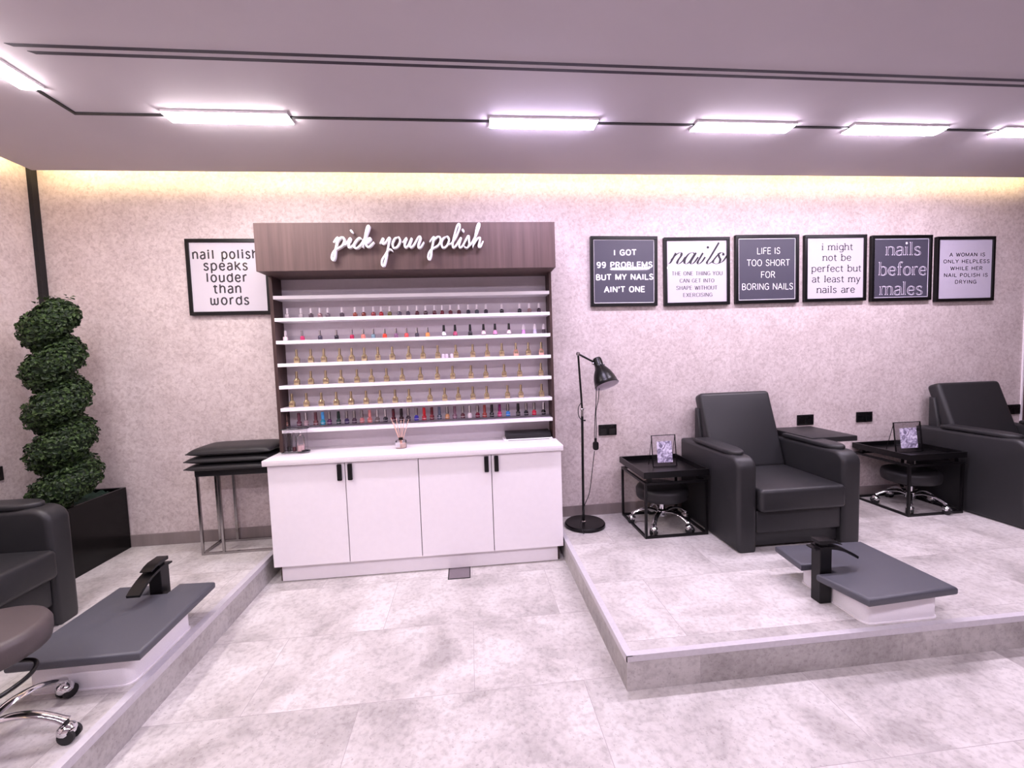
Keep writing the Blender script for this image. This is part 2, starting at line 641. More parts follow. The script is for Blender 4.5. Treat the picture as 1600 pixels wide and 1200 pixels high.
# recessed slot diffuser: two dark slots with a pale bar between
p0 = Vector((-1.785, 2.006)); p1 = Vector((XR, 2.038))
slots = []
for off, w, c0 in ((-0.002, 0.018, 0.0), (0.041, 0.018, 0.045)):
    d = (p1 - p0)
    sl = d.y / d.x
    xs0 = p0.x + c0
    slots.append(G())
    slots[-1].prism([(xs0, 2.006 + off), (XR - 0.001, 2.006 + off + sl * (XR - p0.x)), (XR - 0.001, 2.006 + off + w + sl * (XR - p0.x)), (xs0 + w, 2.006 + off + w)], 'z', HC - 0.0015, HC + 0.0)
t = thing('slot_diffuser', 'long twin slot air diffuser in the ceiling with two dark gaps', 'air diffuser', (1.5, 2.03, HC))
for g in slots:
    obj('slot', g, M['slot'], t)
bpy.context.view_layer.update()


def fix(o):
    """keep a world-space mesh where it is under its root"""
    r = o.parent
    while r.parent:
        r = r.parent
    off = Vector(r.location)
    for v in o.data.vertices:
        v.co -= off
    o.matrix_parent_inverse = Matrix.Identity(4)
    return o


def part(name, g, m, root, smooth=35):
    """a part given in world space, under an unrotated root (or under a part of it)"""
    o = obj(name, g, m, None, smooth)
    r = root
    while r.parent:
        r = r.parent
    off = Vector(r.location)
    for v in o.data.vertices:
        v.co -= off
    o.parent = root
    return o


for ch in t.children:
    fix(ch)

# light track loop: thin black channel and the glowing tubes hung in it
ZL = 2.727
TR = 0.025


def tube_seg(a, b, mt, label):
    a = Vector(a); b = Vector(b)
    c = (a + b) / 2
    t = thing('light_tube', label, 'ceiling light', c, 0, 'tubes of the ceiling light track')
    d = (b - a).normalized()
    L = (b - a).length
    n = Vector((-d.y, d.x, 0))
    # white housing against the ceiling, and a bowed diffuser below it with rounded ends
    hw = 0.050

    def outline(t0, t1, w, z):
        return [(p.x, p.y, z) for p in [a + d * t0 - n * w, a + d * t1 - n * w, a + d * t1 + n * w, a + d * t0 + n * w]]
    g = G()
    lo = [g.bm.verts.new(p) for p in outline(0, L, hw, HC - 0.012)]
    hi = [g.bm.verts.new(p) for p in outline(0, L, hw, HC)]
    for i in range(4):
        j = (i + 1) % 4
        g.bm.faces.new((lo[i], lo[j], hi[j], hi[i]))
    g.bm.faces.new(lo)
    part('housing', g, M['white'], t)
    g = G()
    rows = []
    nn = 10
    for k in range(nn + 1):
        q = PI * k / nn
        w = math.cos(q) * (hw - 0.001)
        z = HC - 0.012 - 0.014 * math.sin(q)
        e = 0.016 * (1 - math.sin(q)) * 0 + 0.012 * math.sin(q)
        pts = []
        for tt in (0.002, 0.002 + e, 0.02, L - 0.02, L - 0.002 - e, L - 0.002):
            zz = z if 0.01 < tt < L - 0.01 or True else z
            p = a + d * tt + n * w
            end = tt in (0.002, L - 0.002)
            pts.append(g.bm.verts.new((p.x, p.y, (HC - 0.012) if end else z)))
        rows.append(pts)
    for r0, r1 in zip(rows, rows[1:]):
        for i in range(5):
            g.bm.faces.new((r0[i], r0[i + 1], r1[i + 1], r1[i]))
    part('diffuser', g, mt, t, 60)
    return t


backs = [(-1.509, -0.89, 'over the planter end of the back wall, first after the corner'), (0.166, 0.774, 'above the right end of the polish display'),
         (1.354, 1.958, 'above the pictures of nails and life is too short'), (2.328, 2.946, 'above the picture reading i might not be perfect'),
         (3.34, 3.95, 'cut by the right edge of the photo')]
for i, (a, b, w) in enumerate(backs):
    tube_seg((a, LOOP_Y, ZL), (b, LOOP_Y, ZL), M['tube_left'] if i == 0 else (M['tube_violet'] if i == 1 else M['tube']), 'glowing white light tube ' + w)
tube_seg((LOOP_X, 1.68, ZL), (LOOP_X, 2.289, ZL), M['tube_left'], 'glowing white light tube cut by the left edge of the photo')
# the rest of the loop, behind the camera
for a, b in ((-1.5, -0.89), (-0.3, 0.31), (0.95, 1.56), (2.25, 2.86), (3.1, 3.71)):
    tube_seg((a, 0.0, ZL), (b, 0.0, ZL), M['tube'], 'glowing white light tube of the track behind the camera')
tube_seg((LOOP_X, 0.35, ZL), (LOOP_X, 0.96, ZL), M['tube_left'], 'glowing white light tube of the track behind the camera')
g = G()
w = 0.009
z0, z1 = HC - 0.006, HC
g.box(LOOP_X - w, 4.4, LOOP_Y - w, LOOP_Y + w, z0, z1)
g.box(LOOP_X - w, LOOP_X + w, 0.0, LOOP_Y - w, z0, z1)
g.box(LOOP_X + w, 4.4, -w, w, z0, z1)
tag(obj('light_track', g, M['black_gap']), 'thin black track line on the ceiling linking the light tubes', 'light track')
# warm strip lights lying in the cove behind the ceiling edge
g = G().box(-2.76, XR - 0.02, 3.196, 3.206, HC + 0.02, HC + 0.028)
tag(obj('cove_light', g, M['cove']), 'warm light strip hidden in the ceiling cove along the back wall', 'cove light', 'cove strips')
g = G().box(-2.768, -2.758, YB + 0.1, 3.19, HC + 0.02, HC + 0.028)
tag(obj('cove_light', g, M['cove']), 'warm light strip hidden in the ceiling cove along the left wall', 'cove light', 'cove strips')

# ================================================================ polish display
CXL, CXR = -1.319, 0.606
YD = 2.92
t = thing('base_cabinet', 'low white four-door cabinet with black handles under the polish display', 'cabinet', (-0.36, 3.13, 0))
part('carcass', G().box(CXL, CXR, YD + 0.02, YW - 0.002, 0.115, 0.794), M['wood'], t)
part('toe_kick', G().box(CXL + 0.035, CXR - 0.035, 2.955, 2.972, 0.004, 0.115), M['white'], t)
part('plinth', G().box(CXL + 0.02, CXR - 0.02, 2.972, YW - 0.002, 0.0, 0.115), M['wood_dark'], t)
seams = [CXL, -0.835, -0.361, 0.1255, CXR]
for i in range(4):
    a = seams[i] + (0.0025 if i else 0); b = seams[i + 1] - (0.0025 if i < 3 else 0)
    d = part('door', G().box(a, b, YD, YD + 0.019, 0.117, 0.787, 0.0012, 1), M['white'], t)
    hx = (b - 0.031) if i % 2 == 0 else (a + 0.031)
    g = G().prism(rrect(hx - 0.0145, hx + 0.0145, 0.672, 0.779, 0.004, 2), 'y', YD - 0.016, YD, 0.003, 2)
    part('handle', g, M['black'], d)['label'] = 'black bar handle'

tag(obj('countertop', G().box(-1.34, 0.618, 2.895, YW - 0.002, 0.794, 0.8305, 0.0025, 2), M['quartz']),
    'white stone worktop on the low cabinet', 'countertop')
CT = 0.8305

SY = 3.15            # front of the shelves and side panels
HXL, HXR = -1.33, 0.615
IXL, IXR = -1.308, 0.598
t = thing('display_shelf', 'tall open shelf unit with brown frame and white shelves for nail polish', 'shelf unit', (-0.357, 3.25, CT))
for a, b in ((HXL, IXL), (IXR, HXR)):
    part('side_panel', G().box(a, b, SY, YW - 0.002, CT, 2.05), M['wood_dark'], t)
part('back_panel', G().box(IXL, IXR, 3.30, YW - 0.002, CT, 2.05), M['back'], t)
hd = part('header', G().box(-1.33, 0.616, 2.985, YW - 0.002, 2.0415, 2.346, 0.001, 1), M['wood'], t)
SZ = [1.909, 1.758, 1.604, 1.4475, 1.2935, 1.138, 0.986]
for i, z in enumerate(SZ):
    sh = part('shelf', G().box(IXL, IXR, SY, 3.30, z - 0.0235, z, 0.001, 1), M['shelf'], t)
    lip = G().box(IXL + 0.002, IXR - 0.002, SY + 0.003, SY + 0.006, z, z + (0.022 if i < 2 else 0.03))
    part('lip', lip, M['lip'], sh)['label'] = 'clear acrylic lip'
part('riser', G().box(IXL + 0.004, IXR - 0.004, 3.205, 3.285, SZ[6], SZ[6] + 0.014), M['clear'], t)['label'] = 'clear acrylic step on the lowest shelf'

# the sign: three words of raised white script
ZO, ZS = (510.0, 340.0), 260 / 1600.0


def zp(x, y):
    return on_y(ZO[0] + x * ZS, ZO[1] + y * ZS, 2.985)


def script_letters(g, strokes, w=0.0053):
    y0, y1 = 2.955, 2.985
    for n_, st in enumerate(strokes):
        pts = [zp(x, y) for x, y in st]
        c = crom([(p.x, p.z, 0) for p in pts], 7)
        n = len(c)
        left, right = [], []
        for i, p in enumerate(c):
            tdir = (c[min(i + 1, n - 1)] - c[max(i - 1, 0)])
            tdir.normalize()
            nrm = Vector((-tdir.y, tdir.x, 0))
            q = i / (n - 1)
            # a pressed-pen line: heavier on the down strokes, rounded ends
            ww = w * (0.82 + 0.33 * abs(tdir.y)) * min(1.0, 0.55 + 4.5 * min(q, 1 - q))
            left.append(p + nrm * ww)
            right.append(p - nrm * ww)
        yy0 = y0 - 0.0005 * n_
        L0 = [g.bm.verts.new((p.x, yy0 - 0.00005 * i_, p.y)) for i_, p in enumerate(left)]
        R0 = [g.bm.verts.new((p.x, yy0 - 0.00005 * i_, p.y)) for i_, p in enumerate(right)]
        L1 = [g.bm.verts.new((p.x, y1, p.y)) for p in left]
        R1 = [g.bm.verts.new((p.x, y1, p.y)) for p in right]
        for i in range(n - 1):
            g.bm.faces.new((L0[i], R0[i], R0[i + 1], L0[i + 1]))
            g.bm.faces.new((L1[i], L0[i], L0[i + 1], L1[i + 1]))
            g.bm.faces.new((R0[i], R1[i], R1[i + 1], R0[i + 1]))
            g.bm.faces.new((L1[i + 1], R1[i + 1], R1[i], L1[i]))
        g.bm.faces.new((L0[0], L1[0], R1[0], R0[0]))
        g.bm.faces.new((L0[-1], R0[-1], R1[-1], L1[-1]))


P_ = [(80, 250), (100, 222), (122, 203), (112, 255), (100, 320), (92, 385), (78, 418), (66, 400), (72, 360), (97, 322), (130, 303), (165, 280), (184, 240), (178, 207), (155, 203), (125, 232), (108, 265)]
word1 = [P_, [(165, 282), (205, 258), (240, 207), (224, 268), (228, 298), (250, 292), (280, 262)], [(243, 130), (252, 143), (263, 158)],
         [(348, 218), (328, 205), (296, 235), (274, 275), (286, 302), (315, 297), (352, 258), (388, 190), (418, 105), (410, 92), (395, 130), (380, 210), (362, 300)],
         [(368, 272), (400, 225), (428, 207), (430, 226), (405, 250), (388, 260), (398, 285), (415, 294), (440, 275), (466, 245)]]
word2 = [[(522, 262), (538, 232), (552, 210), (545, 245), (552, 263), (580, 245), (614, 203), (604, 280), (580, 400), (560, 470), (543, 462), (546, 415), (575, 368), (603, 322), (628, 318), (646, 335)],
         [(692, 200), (662, 215), (642, 262), (655, 302), (690, 288), (714, 240), (706, 206), (692, 200)],
         [(738, 250), (775, 206), (758, 265), (766, 297), (792, 278), (826, 209), (809, 270), (818, 297), (845, 275), (892, 198), (910, 205), (892, 262), (890, 298), (912, 295), (942, 246)]]
word3 = [[(x + 916 - 0.0 * x, y - 6) for x, y in P_],
         [(1152, 195), (1122, 215), (1108, 260), (1125, 300), (1160, 280), (1181, 230), (1171, 199), (1152, 195)],
         [(1172, 270), (1205, 255), (1250, 190), (1283, 100), (1274, 73), (1255, 100), (1230, 190), (1214, 268), (1226, 298), (1256, 268), (1296, 205), (1278, 262), (1284, 297), (1312, 280), (1364, 188), (1372, 240), (1372, 278), (1350, 302), (1326, 290)],
         [(1306, 122), (1315, 135), (1322, 150)],
         [(1356, 300), (1402, 248), (1446, 160), (1471, 85), (1462, 70), (1445, 110), (1430, 190), (1408, 296)],
         [(1414, 272), (1450, 215), (1476, 206), (1470, 250), (1463, 284), (1478, 290), (1506, 238)]]
for wd_ in (word1, word2, word3):
    g = G()
    script_letters(g, wd_)
    part('lettering', g, M['sign'], hd, 40)['label'] = 'white raised script word'

# ---------------------------------------------------------------- nail polish bottles
ORD = ['first', 'second', 'third', 'fourth', 'fifth', 'sixth', 'seventh', 'eighth', 'ninth', 'tenth', 'eleventh', 'twelfth', 'thirteenth',
       'fourteenth', 'fifteenth', 'sixteenth', 'seventeenth', 'eighteenth', 'nineteenth', 'twentieth'] + ['twenty-' + s for s in
       ('first', 'second', 'third', 'fourth', 'fifth', 'sixth', 'seventh', 'eighth', 'ninth')] + ['thirtieth', 'thirty-first', 'thirty-second', 'thirty-third', 'thirty-fourth']


def g_square_body(w, h):
    g = G().box(-w / 2, w / 2, -w / 2 * 0.8, w / 2 * 0.8, 0, h * 0.86, w * 0.16, 2)
    g.lathe([(w * 0.24, h * 0.84), (w * 0.24, h)], 12)
    return g


def g_round_body(w, h):
    r = w / 2
    return G().lathe([(0, 0), (r * 0.86, 0), (r, h * 0.08), (r, h * 0.66), (r * 0.86, h * 0.84), (r * 0.45, h * 0.95), (r * 0.42, h)], 16)


def g_shoulder_body(w, h):
    r = w / 2
    return G().lathe([(0, 0), (r * 0.9, 0), (r, h * 0.1), (r * 0.98, h * 0.6), (r * 0.78, h * 0.75), (r * 0.52, h * 0.9), (r * 0.5, h)], 16)


def g_cap(r0, r1, z0, z1):
    return G().lathe([(0, z0), (r0, z0), (r0 * 0.98, z0 + (z1 - z0) * 0.1), (r1, z1 - 0.0015), (r1 * 0.8, z1), (0, z1)], 14)


PROTO = {}


def proto(kind, body_rgb, cap):
    k = (kind, tuple(body_rgb) if not isinstance(body_rgb, str) else body_rgb, cap if isinstance(cap, str) else tuple(cap))
    if k in PROTO:
        return PROTO[k]
    bm_ = M[body_rgb] if isinstance(body_rgb, str) else lacquer(body_rgb)
    cm_ = M[cap] if isinstance(cap, str) else lacquer(cap)
    parts = []
    if kind == 'square':
        parts = [('body', g_square_body(0.029, 0.037), bm_), ('cap', g_cap(0.0085, 0.0072, 0.036, 0.072), cm_)]
    elif kind == 'round':
        parts = [('body', g_round_body(0.030, 0.036), bm_), ('cap', g_cap(0.0098, 0.0085, 0.034, 0.071), cm_)]
    elif kind == 'gel':
        parts = [('body', g_shoulder_body(0.032, 0.040), bm_), ('cap', g_cap(0.0105, 0.008, 0.038, 0.084), cm_),
                 ('base_band', G().lathe([(0, 0), (0.0164, 0), (0.0164, 0.008), (0.0155, 0.008)], 16), M['cap_black'])]
    elif kind == 'gold':
        g = G().box(-0.0185, 0.0185, -0.014, 0.014, 0, 0.036, 0.004, 2)
        g.lathe([(0.018, 0.034), (0.013, 0.044), (0.0105, 0.048)], 12)
        parts = [('body', g, bm_), ('cap', g_cap(0.0098, 0.0082, 0.046, 0.096), cm_),
                 ('label_plate', G().box(-0.0125, 0.0125, -0.0148, -0.0138, 0.018, 0.038), M['gold'])]
    elif kind == 'flared':
        parts = [('body', g_shoulder_body(0.034, 0.041), bm_), ('cap', g_cap(0.0118, 0.0104, 0.039, 0.092), cm_),
                 ('band', G().lathe([(0.0168, 0.011), (0.0170, 0.0125), (0.0168, 0.014)], 16), M['cap_white'])]
    elif kind == 'vial':
        parts = [('body', G().lathe([(0, 0), (0.012, 0), (0.013, 0.003), (0.012, 0.034)], 14), bm_),
                 ('cap', G().lathe([(0.0, 0.034), (0.013, 0.034), (0.012, 0.05), (0.008, 0.068), (0.003, 0.074), (0, 0.075)], 14), cm_)]
    elif kind == 'cup':
        parts = [('body', G().lathe([(0, 0), (0.010, 0), (0.011, 0.004), (0.010, 0.026), (0.008, 0.030), (0, 0.031)], 12), bm_)]
    meshes = []
    for n_, g, m_ in parts:
        me = bpy.data.meshes.new('polish_' + n_)
        bmesh.ops.recalc_face_normals(g.bm, faces=g.bm.faces[:])
        g.bm.to_mesh(me)
        g.bm.free()
        me.materials.append(m_)
        for p in me.polygons:
            p.use_smooth = True
        me.set_sharp_from_angle(angle=math.radians(40))
        meshes.append((n_, me))
    PROTO[k] = meshes
    return meshes


def bottle(kind, px, row_y, z, y, body, cap, label, group, rz=0.0):
    x = on_y(px, row_y, y).x
    t = thing('nail_polish_bottle', label, 'nail polish', (x, y, z), rz, group)
    for n_, me in proto(kind, body, cap):
        o = bpy.data.objects.new(n_, me)
        C.objects.link(o)
        o.parent = t
    return t


def place_row(items, shelf_i, y, group, shelf_words, dz=0.0):
    for i, (px, kind, body, cap, words) in enumerate(items):
        py = 490 + 35 * (shelf_i - 1)
        bottle(kind, px, py, SZ[shelf_i] + dz, y, body, cap,
               '%s, %s from left on %s' % (words, ORD[i], shelf_words), group, random.uniform(-0.12, 0.12))


rowA = [(449.3, (206, 196, 200), 'milky white'), (470.5, (198, 190, 194), 'pale grey'), (486, (100, 80, 92), 'dark mauve'), (500, (168, 130, 134), 'dusty pink'),
        (512.2, (124, 110, 124), 'grey mauve'), (534.4, (98, 84, 96), 'smoky mauve'), (555, (150, 68, 54), 'brick'), (568.5, (128, 48, 40), 'rust brown'),
        (583.7, (166, 66, 68), 'muted red'), (595.8, (180, 36, 46), 'bright red'), (609.1, (118, 112, 52), 'olive green'), (624.3, (84, 78, 96), 'slate'),
        (637.7, (78, 70, 88), 'slate'), (651.9, (92, 36, 50), 'maroon'), (665.3, (66, 30, 48), 'plum'), (679.2, (92, 32, 46), 'maroon'), (690.9, (108, 24, 40), 'wine red'),
        (704, (100, 34, 48), 'maroon'), (717.3, (82, 26, 40), 'deep maroon'), (732, (48, 48, 62), 'blue slate'), (745.2, (60, 70, 78), 'grey green'), (759.4, (36, 32, 48), 'navy'),
        (784.2, (28, 25, 34), 'black'), (811.9, (34, 30, 44), 'black navy'), (827.3, (142, 112, 110), 'taupe'), (842.1, (52, 24, 46), 'dark plum')]
place_row([(px, 'square', c, 'cap_white', 'small %s polish bottle with white cap' % w) for px, c, w in rowA], 1, 3.225, 'polish bottles on the second shelf', 'second shelf down')
rowB = [(446.1, 'square', (226, 208, 212), 'cap_white', 'pale pink polish bottle with white cap'), (472.5, 'round', (186, 50, 96), 'chrome', 'hot pink polish bottle with chrome cap'),
        (500.2, 'round', (56, 52, 68), 'chrome', 'dark slate polish bottle with chrome cap'), (525.9, 'round', (28, 22, 34), 'chrome', 'black polish bottle with chrome cap'),
        (550, 'round', (166, 30, 72), 'chrome', 'raspberry polish bottle with chrome cap'), (567.6, 'round', (216, 128, 112), 'chrome', 'salmon polish bottle with chrome cap'),
        (583.4, 'round', (112, 142, 150), 'chrome', 'dusty teal polish bottle with chrome cap'), (601.3, 'round', (224, 72, 52), 'chrome', 'orange red polish bottle with chrome cap'),
        (619, 'round', (132, 92, 122), 'chrome', 'mauve polish bottle with chrome cap'), (635.3, 'round', (220, 84, 80), 'chrome', 'coral polish bottle with chrome cap'),
        (651.8, 'round', (60, 56, 68), 'chrome', 'charcoal polish bottle with chrome cap'), (668.3, 'round', (240, 152, 84), 'chrome', 'orange polish bottle with chrome cap'),
        (693.9, 'gel', (242, 238, 242), 'cap_black', 'white gel polish bottle with tall black cap'), (711.4, 'gel', (192, 88, 120), 'cap_black', 'rose gel polish bottle with tall black cap'),
        (734.9, 'gel', (24, 20, 26), 'cap_black', 'black gel polish bottle with tall black cap'), (755.9, 'gel', (238, 204, 208), 'cap_black', 'blush gel polish bottle with tall black cap'),
        (773.8, 'gel', (226, 150, 190), 'cap_black', 'pink gel polish bottle with tall black cap'), (795.5, 'gel', (238, 210, 212), 'cap_black', 'cream gel polish bottle with tall black cap'),
        (818.2, 'vial', (216, 150, 214), 'cap_white', 'pink tinted vial with pointed white cap'), (835.9, 'vial', (206, 200, 222), 'cap_white', 'lilac tinted vial with pointed white cap'),
        (849.9, 'vial', (70, 60, 66), 'cap_white', 'dark vial with pointed white cap')]
place_row(rowB, 2, 3.225, 'polish bottles on the third shelf', 'third shelf down')
gold_rows = [(3, 'fourth', [463.7, 486, 506.3, 531.1, 549.9, 569.6, 590.9, 613.4, 639.1, 661.3, 684.4, 712.7, 739.1, 761.7, 784.5, 806.5, 825.8, 846]),
             (4, 'fifth', [464, 486.1, 509.4, 533.4, 558.2, 581, 604.4, 629, 657.6, 683.8, 707.8, 736.4, 759.6, 788.2, 812.3, 845.6]),
             (5, 'sixth', [456.5, 479.2, 502.6, 525.9, 549.1, 572.5, 594.6, 618, 639.8, 672.4, 695.4, 716.6, 739.4, 761.1, 793.5, 814.4, 846.7])]
for si, w, xs in gold_rows:
    n = len(xs)
    it = []
    for i, x in enumerate(xs):
        pale = si == 3 and i in (15, 17)
        it.append((x, 'gold', (222, 170, 150) if pale else 'gold_glass', 'gold', ('blush polish bottle with slim gold cap' if pale else 'gold polish bottle with slim gold cap')))
    place_row(it, si, 3.225 if si < 5 else 3.215, 'gold bottles on the %s shelf' % w, '%s shelf down' % w)
for i, px in enumerate((692.6, 698.1, 706.1)):
    bottle('cup', px, 560, SZ[3], 3.18, (232, 216, 228), None or 'cap_white',
           'tiny pale pot at the front of the fourth shelf, %s of three' % ('leftmost', 'middle', 'rightmost')[i], 'tiny pale pots on the fourth shelf')
CH, BR = 'chrome', 'steel'
rowF = [(446.6, (188, 140, 124), (186, 140, 124), 'nude'), (467.9, (104, 56, 72), (110, 62, 78), 'dusty plum'), (478.9, (180, 150, 156), CH, 'silver pink'), (494, (112, 62, 70), (104, 60, 66), 'brown rose'),
        (505.1, (40, 150, 180), (72, 160, 220), 'turquoise'), (515.4, (92, 40, 92), BR, 'violet'), (529.7, (28, 56, 50), (14, 36, 30), 'dark green'), (542.5, (56, 40, 88), BR, 'indigo'),
        (554.3, (70, 44, 66), BR, 'aubergine'), (566.3, (196, 122, 124), BR, 'pink clay'), (578.5, (206, 118, 112), (206, 130, 126), 'peach rose'), (590.5, (112, 98, 98), CH, 'taupe grey'),
        (603, (34, 28, 44), CH, 'midnight'), (615.5, (82, 20, 34), (72, 16, 28), 'burgundy'), (628, (46, 14, 24), (26, 12, 18), 'black cherry'), (638.8, (46, 22, 38), BR, 'dark wine'),
        (651.4, (58, 50, 166), BR, 'royal blue'), (663.6, (188, 26, 44), (190, 24, 36), 'red'), (675.6, (104, 18, 32), (92, 14, 26), 'crimson'), (687.3, (70, 76, 94), (88, 92, 112), 'steel blue'),
        (699.7, (196, 140, 92), BR, 'bronze'), (711.4, (128, 92, 110), (120, 84, 100), 'mauve'), (723.9, (96, 46, 58), BR, 'red brown'), (734.7, (240, 226, 232), CH, 'white'),
        (747, (120, 34, 56), BR, 'berry'), (758, (166, 66, 60), (140, 62, 58), 'brick'), (769.2, (30, 26, 30), (26, 22, 28), 'black'), (781.4, (206, 56, 120), (120, 30, 92), 'magenta'),
        (794.4, (56, 132, 214), BR, 'sky blue'), (810.3, (20, 20, 22), (14, 14, 16), 'jet black'), (822.8, (28, 34, 40), BR, 'black green'), (835.3, (216, 40, 76), BR, 'cherry pink'), (849.8, (24, 22, 26), CH, 'ink black')]
place_row([(px, 'flared', c, cp, '%s polish bottle with %s' % (w, 'metallic cap' if isinstance(cp, str) else 'matching coloured cap')) for px, c, cp, w in rowF], 6, 3.245,
          'polish bottles on the lowest shelf', 'lowest shelf', 0.014)

# ---------------------------------------------------------------- things on the worktop
c = Vector((on_z(629, 697, CT).x, 3.098, CT))
t = thing('reed_diffuser', 'small glass reed diffuser with pinkish sticks on the white worktop', 'reed diffuser', (c.x, c.y, CT))
part('bottle', G().lathe([(0, 0.001), (0.037, 0.001), (0.039, 0.004), (0.039, 0.048), (0.033, 0.056), (0.014, 0.058), (0.014, 0.072), (0.011, 0.072)], 24, Matrix.Translation((c.x, c.y, CT))), M['glass'], t)
part('fragrance_oil', G().lathe([(0, 0.003), (0.035, 0.003), (0.035, 0.030), (0, 0.030)], 20, Matrix.Translation((c.x, c.y, CT))), lacquer((236, 206, 192)), t)
part('paper_label', G().box(c.x - 0.033, c.x - 0.002, c.y - 0.0408, c.y - 0.0398, CT + 0.010, CT + 0.046), M['paper_white'], t)
part('collar', G().lathe([(0.0145, 0.058), (0.016, 0.058), (0.016, 0.075), (0.012, 0.075), (0.012, 0.060)], 16, Matrix.Translation((c.x, c.y, CT))), M['black_satin'], t)
for k, (dx, dy) in enumerate(((-0.062, 0.01), (-0.022, -0.02), (0.03, 0.0), (0.062, -0.012), (0.005, 0.03), (-0.04, -0.028))):
    part('reed', G().tube([(c.x - dx * 0.1, c.y - dy * 0.1, CT + 0.006), (c.x + dx, c.y + dy * 0.6 - 0.005, CT + 0.215 - 0.006 * k)], 0.0022, 6), M['reed'], t)

# dark case lying on a white tray at the right end
x0, x1, y0, y1 = 0.245, 0.588, 3.155, 3.285
t = thing('storage_case', 'flat dark closed case lying on white tray at right end of worktop', 'case', ((x0 + x1) / 2, (y0 + y1) / 2, CT))
part('tray', G().box(x0 - 0.012, x1 + 0.004, y0 - 0.012, y1, CT, CT + 0.010, 0.002, 1), M['white'], t)
part('foot_strip', G().box(x0 + 0.02, x1 - 0.02, y0 - 0.0135, y0 - 0.0118, CT + 0.0006, CT + 0.003), M['black_satin'], t)
part('case_body', G().prism([(y0, CT + 0.010), (y1, CT + 0.010), (y1, CT + 0.052), (y0 + 0.03, CT + 0.052), (y0, CT + 0.036)], 'x', x0 + 0.006, x1 - 0.004, 0.003, 2), M['leather_dark'], t)

# little acrylic stand with clear bottles at the left end
c0 = on_z(437, 709, CT); c1 = on_z(486, 702, CT)
sx0, sx1, sy0, sy1 = -1.292, -1.125, 3.02, 3.10
t = thing('acrylic_stand', 'clear two-tier acrylic stand with black rims at left end of worktop', 'stand', ((sx0 + sx1) / 2, 3.06, CT))
c0 = on_z(437, 709, CT + 0.012); c1 = on_z(486, 702, CT + 0.012)
sx0, sx1, sy0, sy1 = c0.x + 0.004, c1.x + 0.004, 3.068, 3.144
t.location = ((sx0 + sx1) / 2, (sy0 + sy1) / 2, CT)


def stand_rim(z):
    g = G()
    out = [(sx0, sy0), (sx1 - 0.035, sy0), (sx1, sy0 + 0.03), (sx1, sy1 - 0.02), (sx1 - 0.02, sy1), (sx0 + 0.012, sy1), (sx0, sy0)]
    g.tube([(x, y, z) for x, y in out], 0.0028, 6)
    return g


part('base_plate', G().prism([(sx0, sy0), (sx1 - 0.035, sy0), (sx1, sy0 + 0.03), (sx1, sy1 - 0.02), (sx1 - 0.02, sy1), (sx0 + 0.012, sy1)], 'z', CT + 0.0, CT + 0.012), M['clear'], t)
part('rim', stand_rim(CT + 0.012), M['black_satin'], t)
ZT = CT + 0.168
part('top_plate', G().prism([(sx0, sy0), (sx1 - 0.035, sy0), (sx1, sy0 + 0.03), (sx1, sy1 - 0.02), (sx1 - 0.02, sy1), (sx0 + 0.012, sy1)], 'z', ZT, ZT + 0.003), M['clear'], t)
part('rim', stand_rim(ZT + 0.0015), M['black_satin'], t)
g = G()
g.prism([(sx1 - 0.034, sy0 + 0.004), (sx1 - 0.002, sy0 + 0.032), (sx1 - 0.004, sy0 + 0.05), (sx1 - 0.045, sy0 + 0.02)], 'z', CT + 0.012, CT + 0.020)
part('corner_block', g, M['black_satin'], t)
part('post', G().box(sx0 + 0.016, sx0 + 0.020, sy0 + 0.01, sy1 - 0.01, CT + 0.012, ZT), M['clear'], t)
part('post', G().box(sx1 - 0.012, sx1 - 0.008, sy0 + 0.04, sy1 - 0.025, CT + 0.012, ZT), M['clear'], t)
BZ = CT + 0.0125
for k, (fx, r, h, liq, lh, w) in enumerate(((0.22, 0.014, 0.132, (30, 24, 30), 0.035, 'narrow clear bottle with black liquid, left in the acrylic stand'),
                                           (0.42, 0.013, 0.130, (92, 34, 48), 0.030, 'narrow clear bottle with wine red liquid, middle of the acrylic stand'),
                                           (0.68, 0.026, 0.125, (240, 206, 206), 0.040, 'wide clear bottle with pink liquid, right in the acrylic stand'))):
    bx = sx0 + (sx1 - sx0) * fx
    by = sy0 + 0.040
    b = thing('clear_bottle', w, 'bottle', (bx, by, BZ), 0, 'clear bottles in the acrylic stand')
    mt = Matrix.Translation((bx, by, BZ))
    part('bottle_body', G().lathe([(0, 0), (r, 0), (r, h * 0.75), (r * 0.75, h * 0.86), (r * 0.4, h * 0.92), (r * 0.4, h)], 18, mt), M['glass'], b)
    part('liquid', G().lathe([(0, 0.002), (r * 0.92, 0.002), (r * 0.92, lh), (0, lh)], 16, mt), lacquer(liq), b)
    part('stopper', G().ball((bx, by, BZ + h + 0.004), 0.0065, 10), M['cap_white'], b)

# floor drain cover in front of the cabinet
t = thing('drain_cover', 'small square grey drain cover with dark rim set in the floor', 'drain', (-0.118, 2.888, 0.0))
part('rim', G().box(-0.192, -0.186, 2.806, 2.965, 0, 0.003).box(-0.050, -0.044, 2.806, 2.965, 0, 0.003).box(-0.186, -0.050, 2.806, 2.812, 0, 0.003).box(-0.186, -0.050, 2.959, 2.965, 0, 0.003), M['black_satin'], t)
part('cover', G().box(-0.186, -0.050, 2.812, 2.959, 0, 0.0022), M['drain'], t)

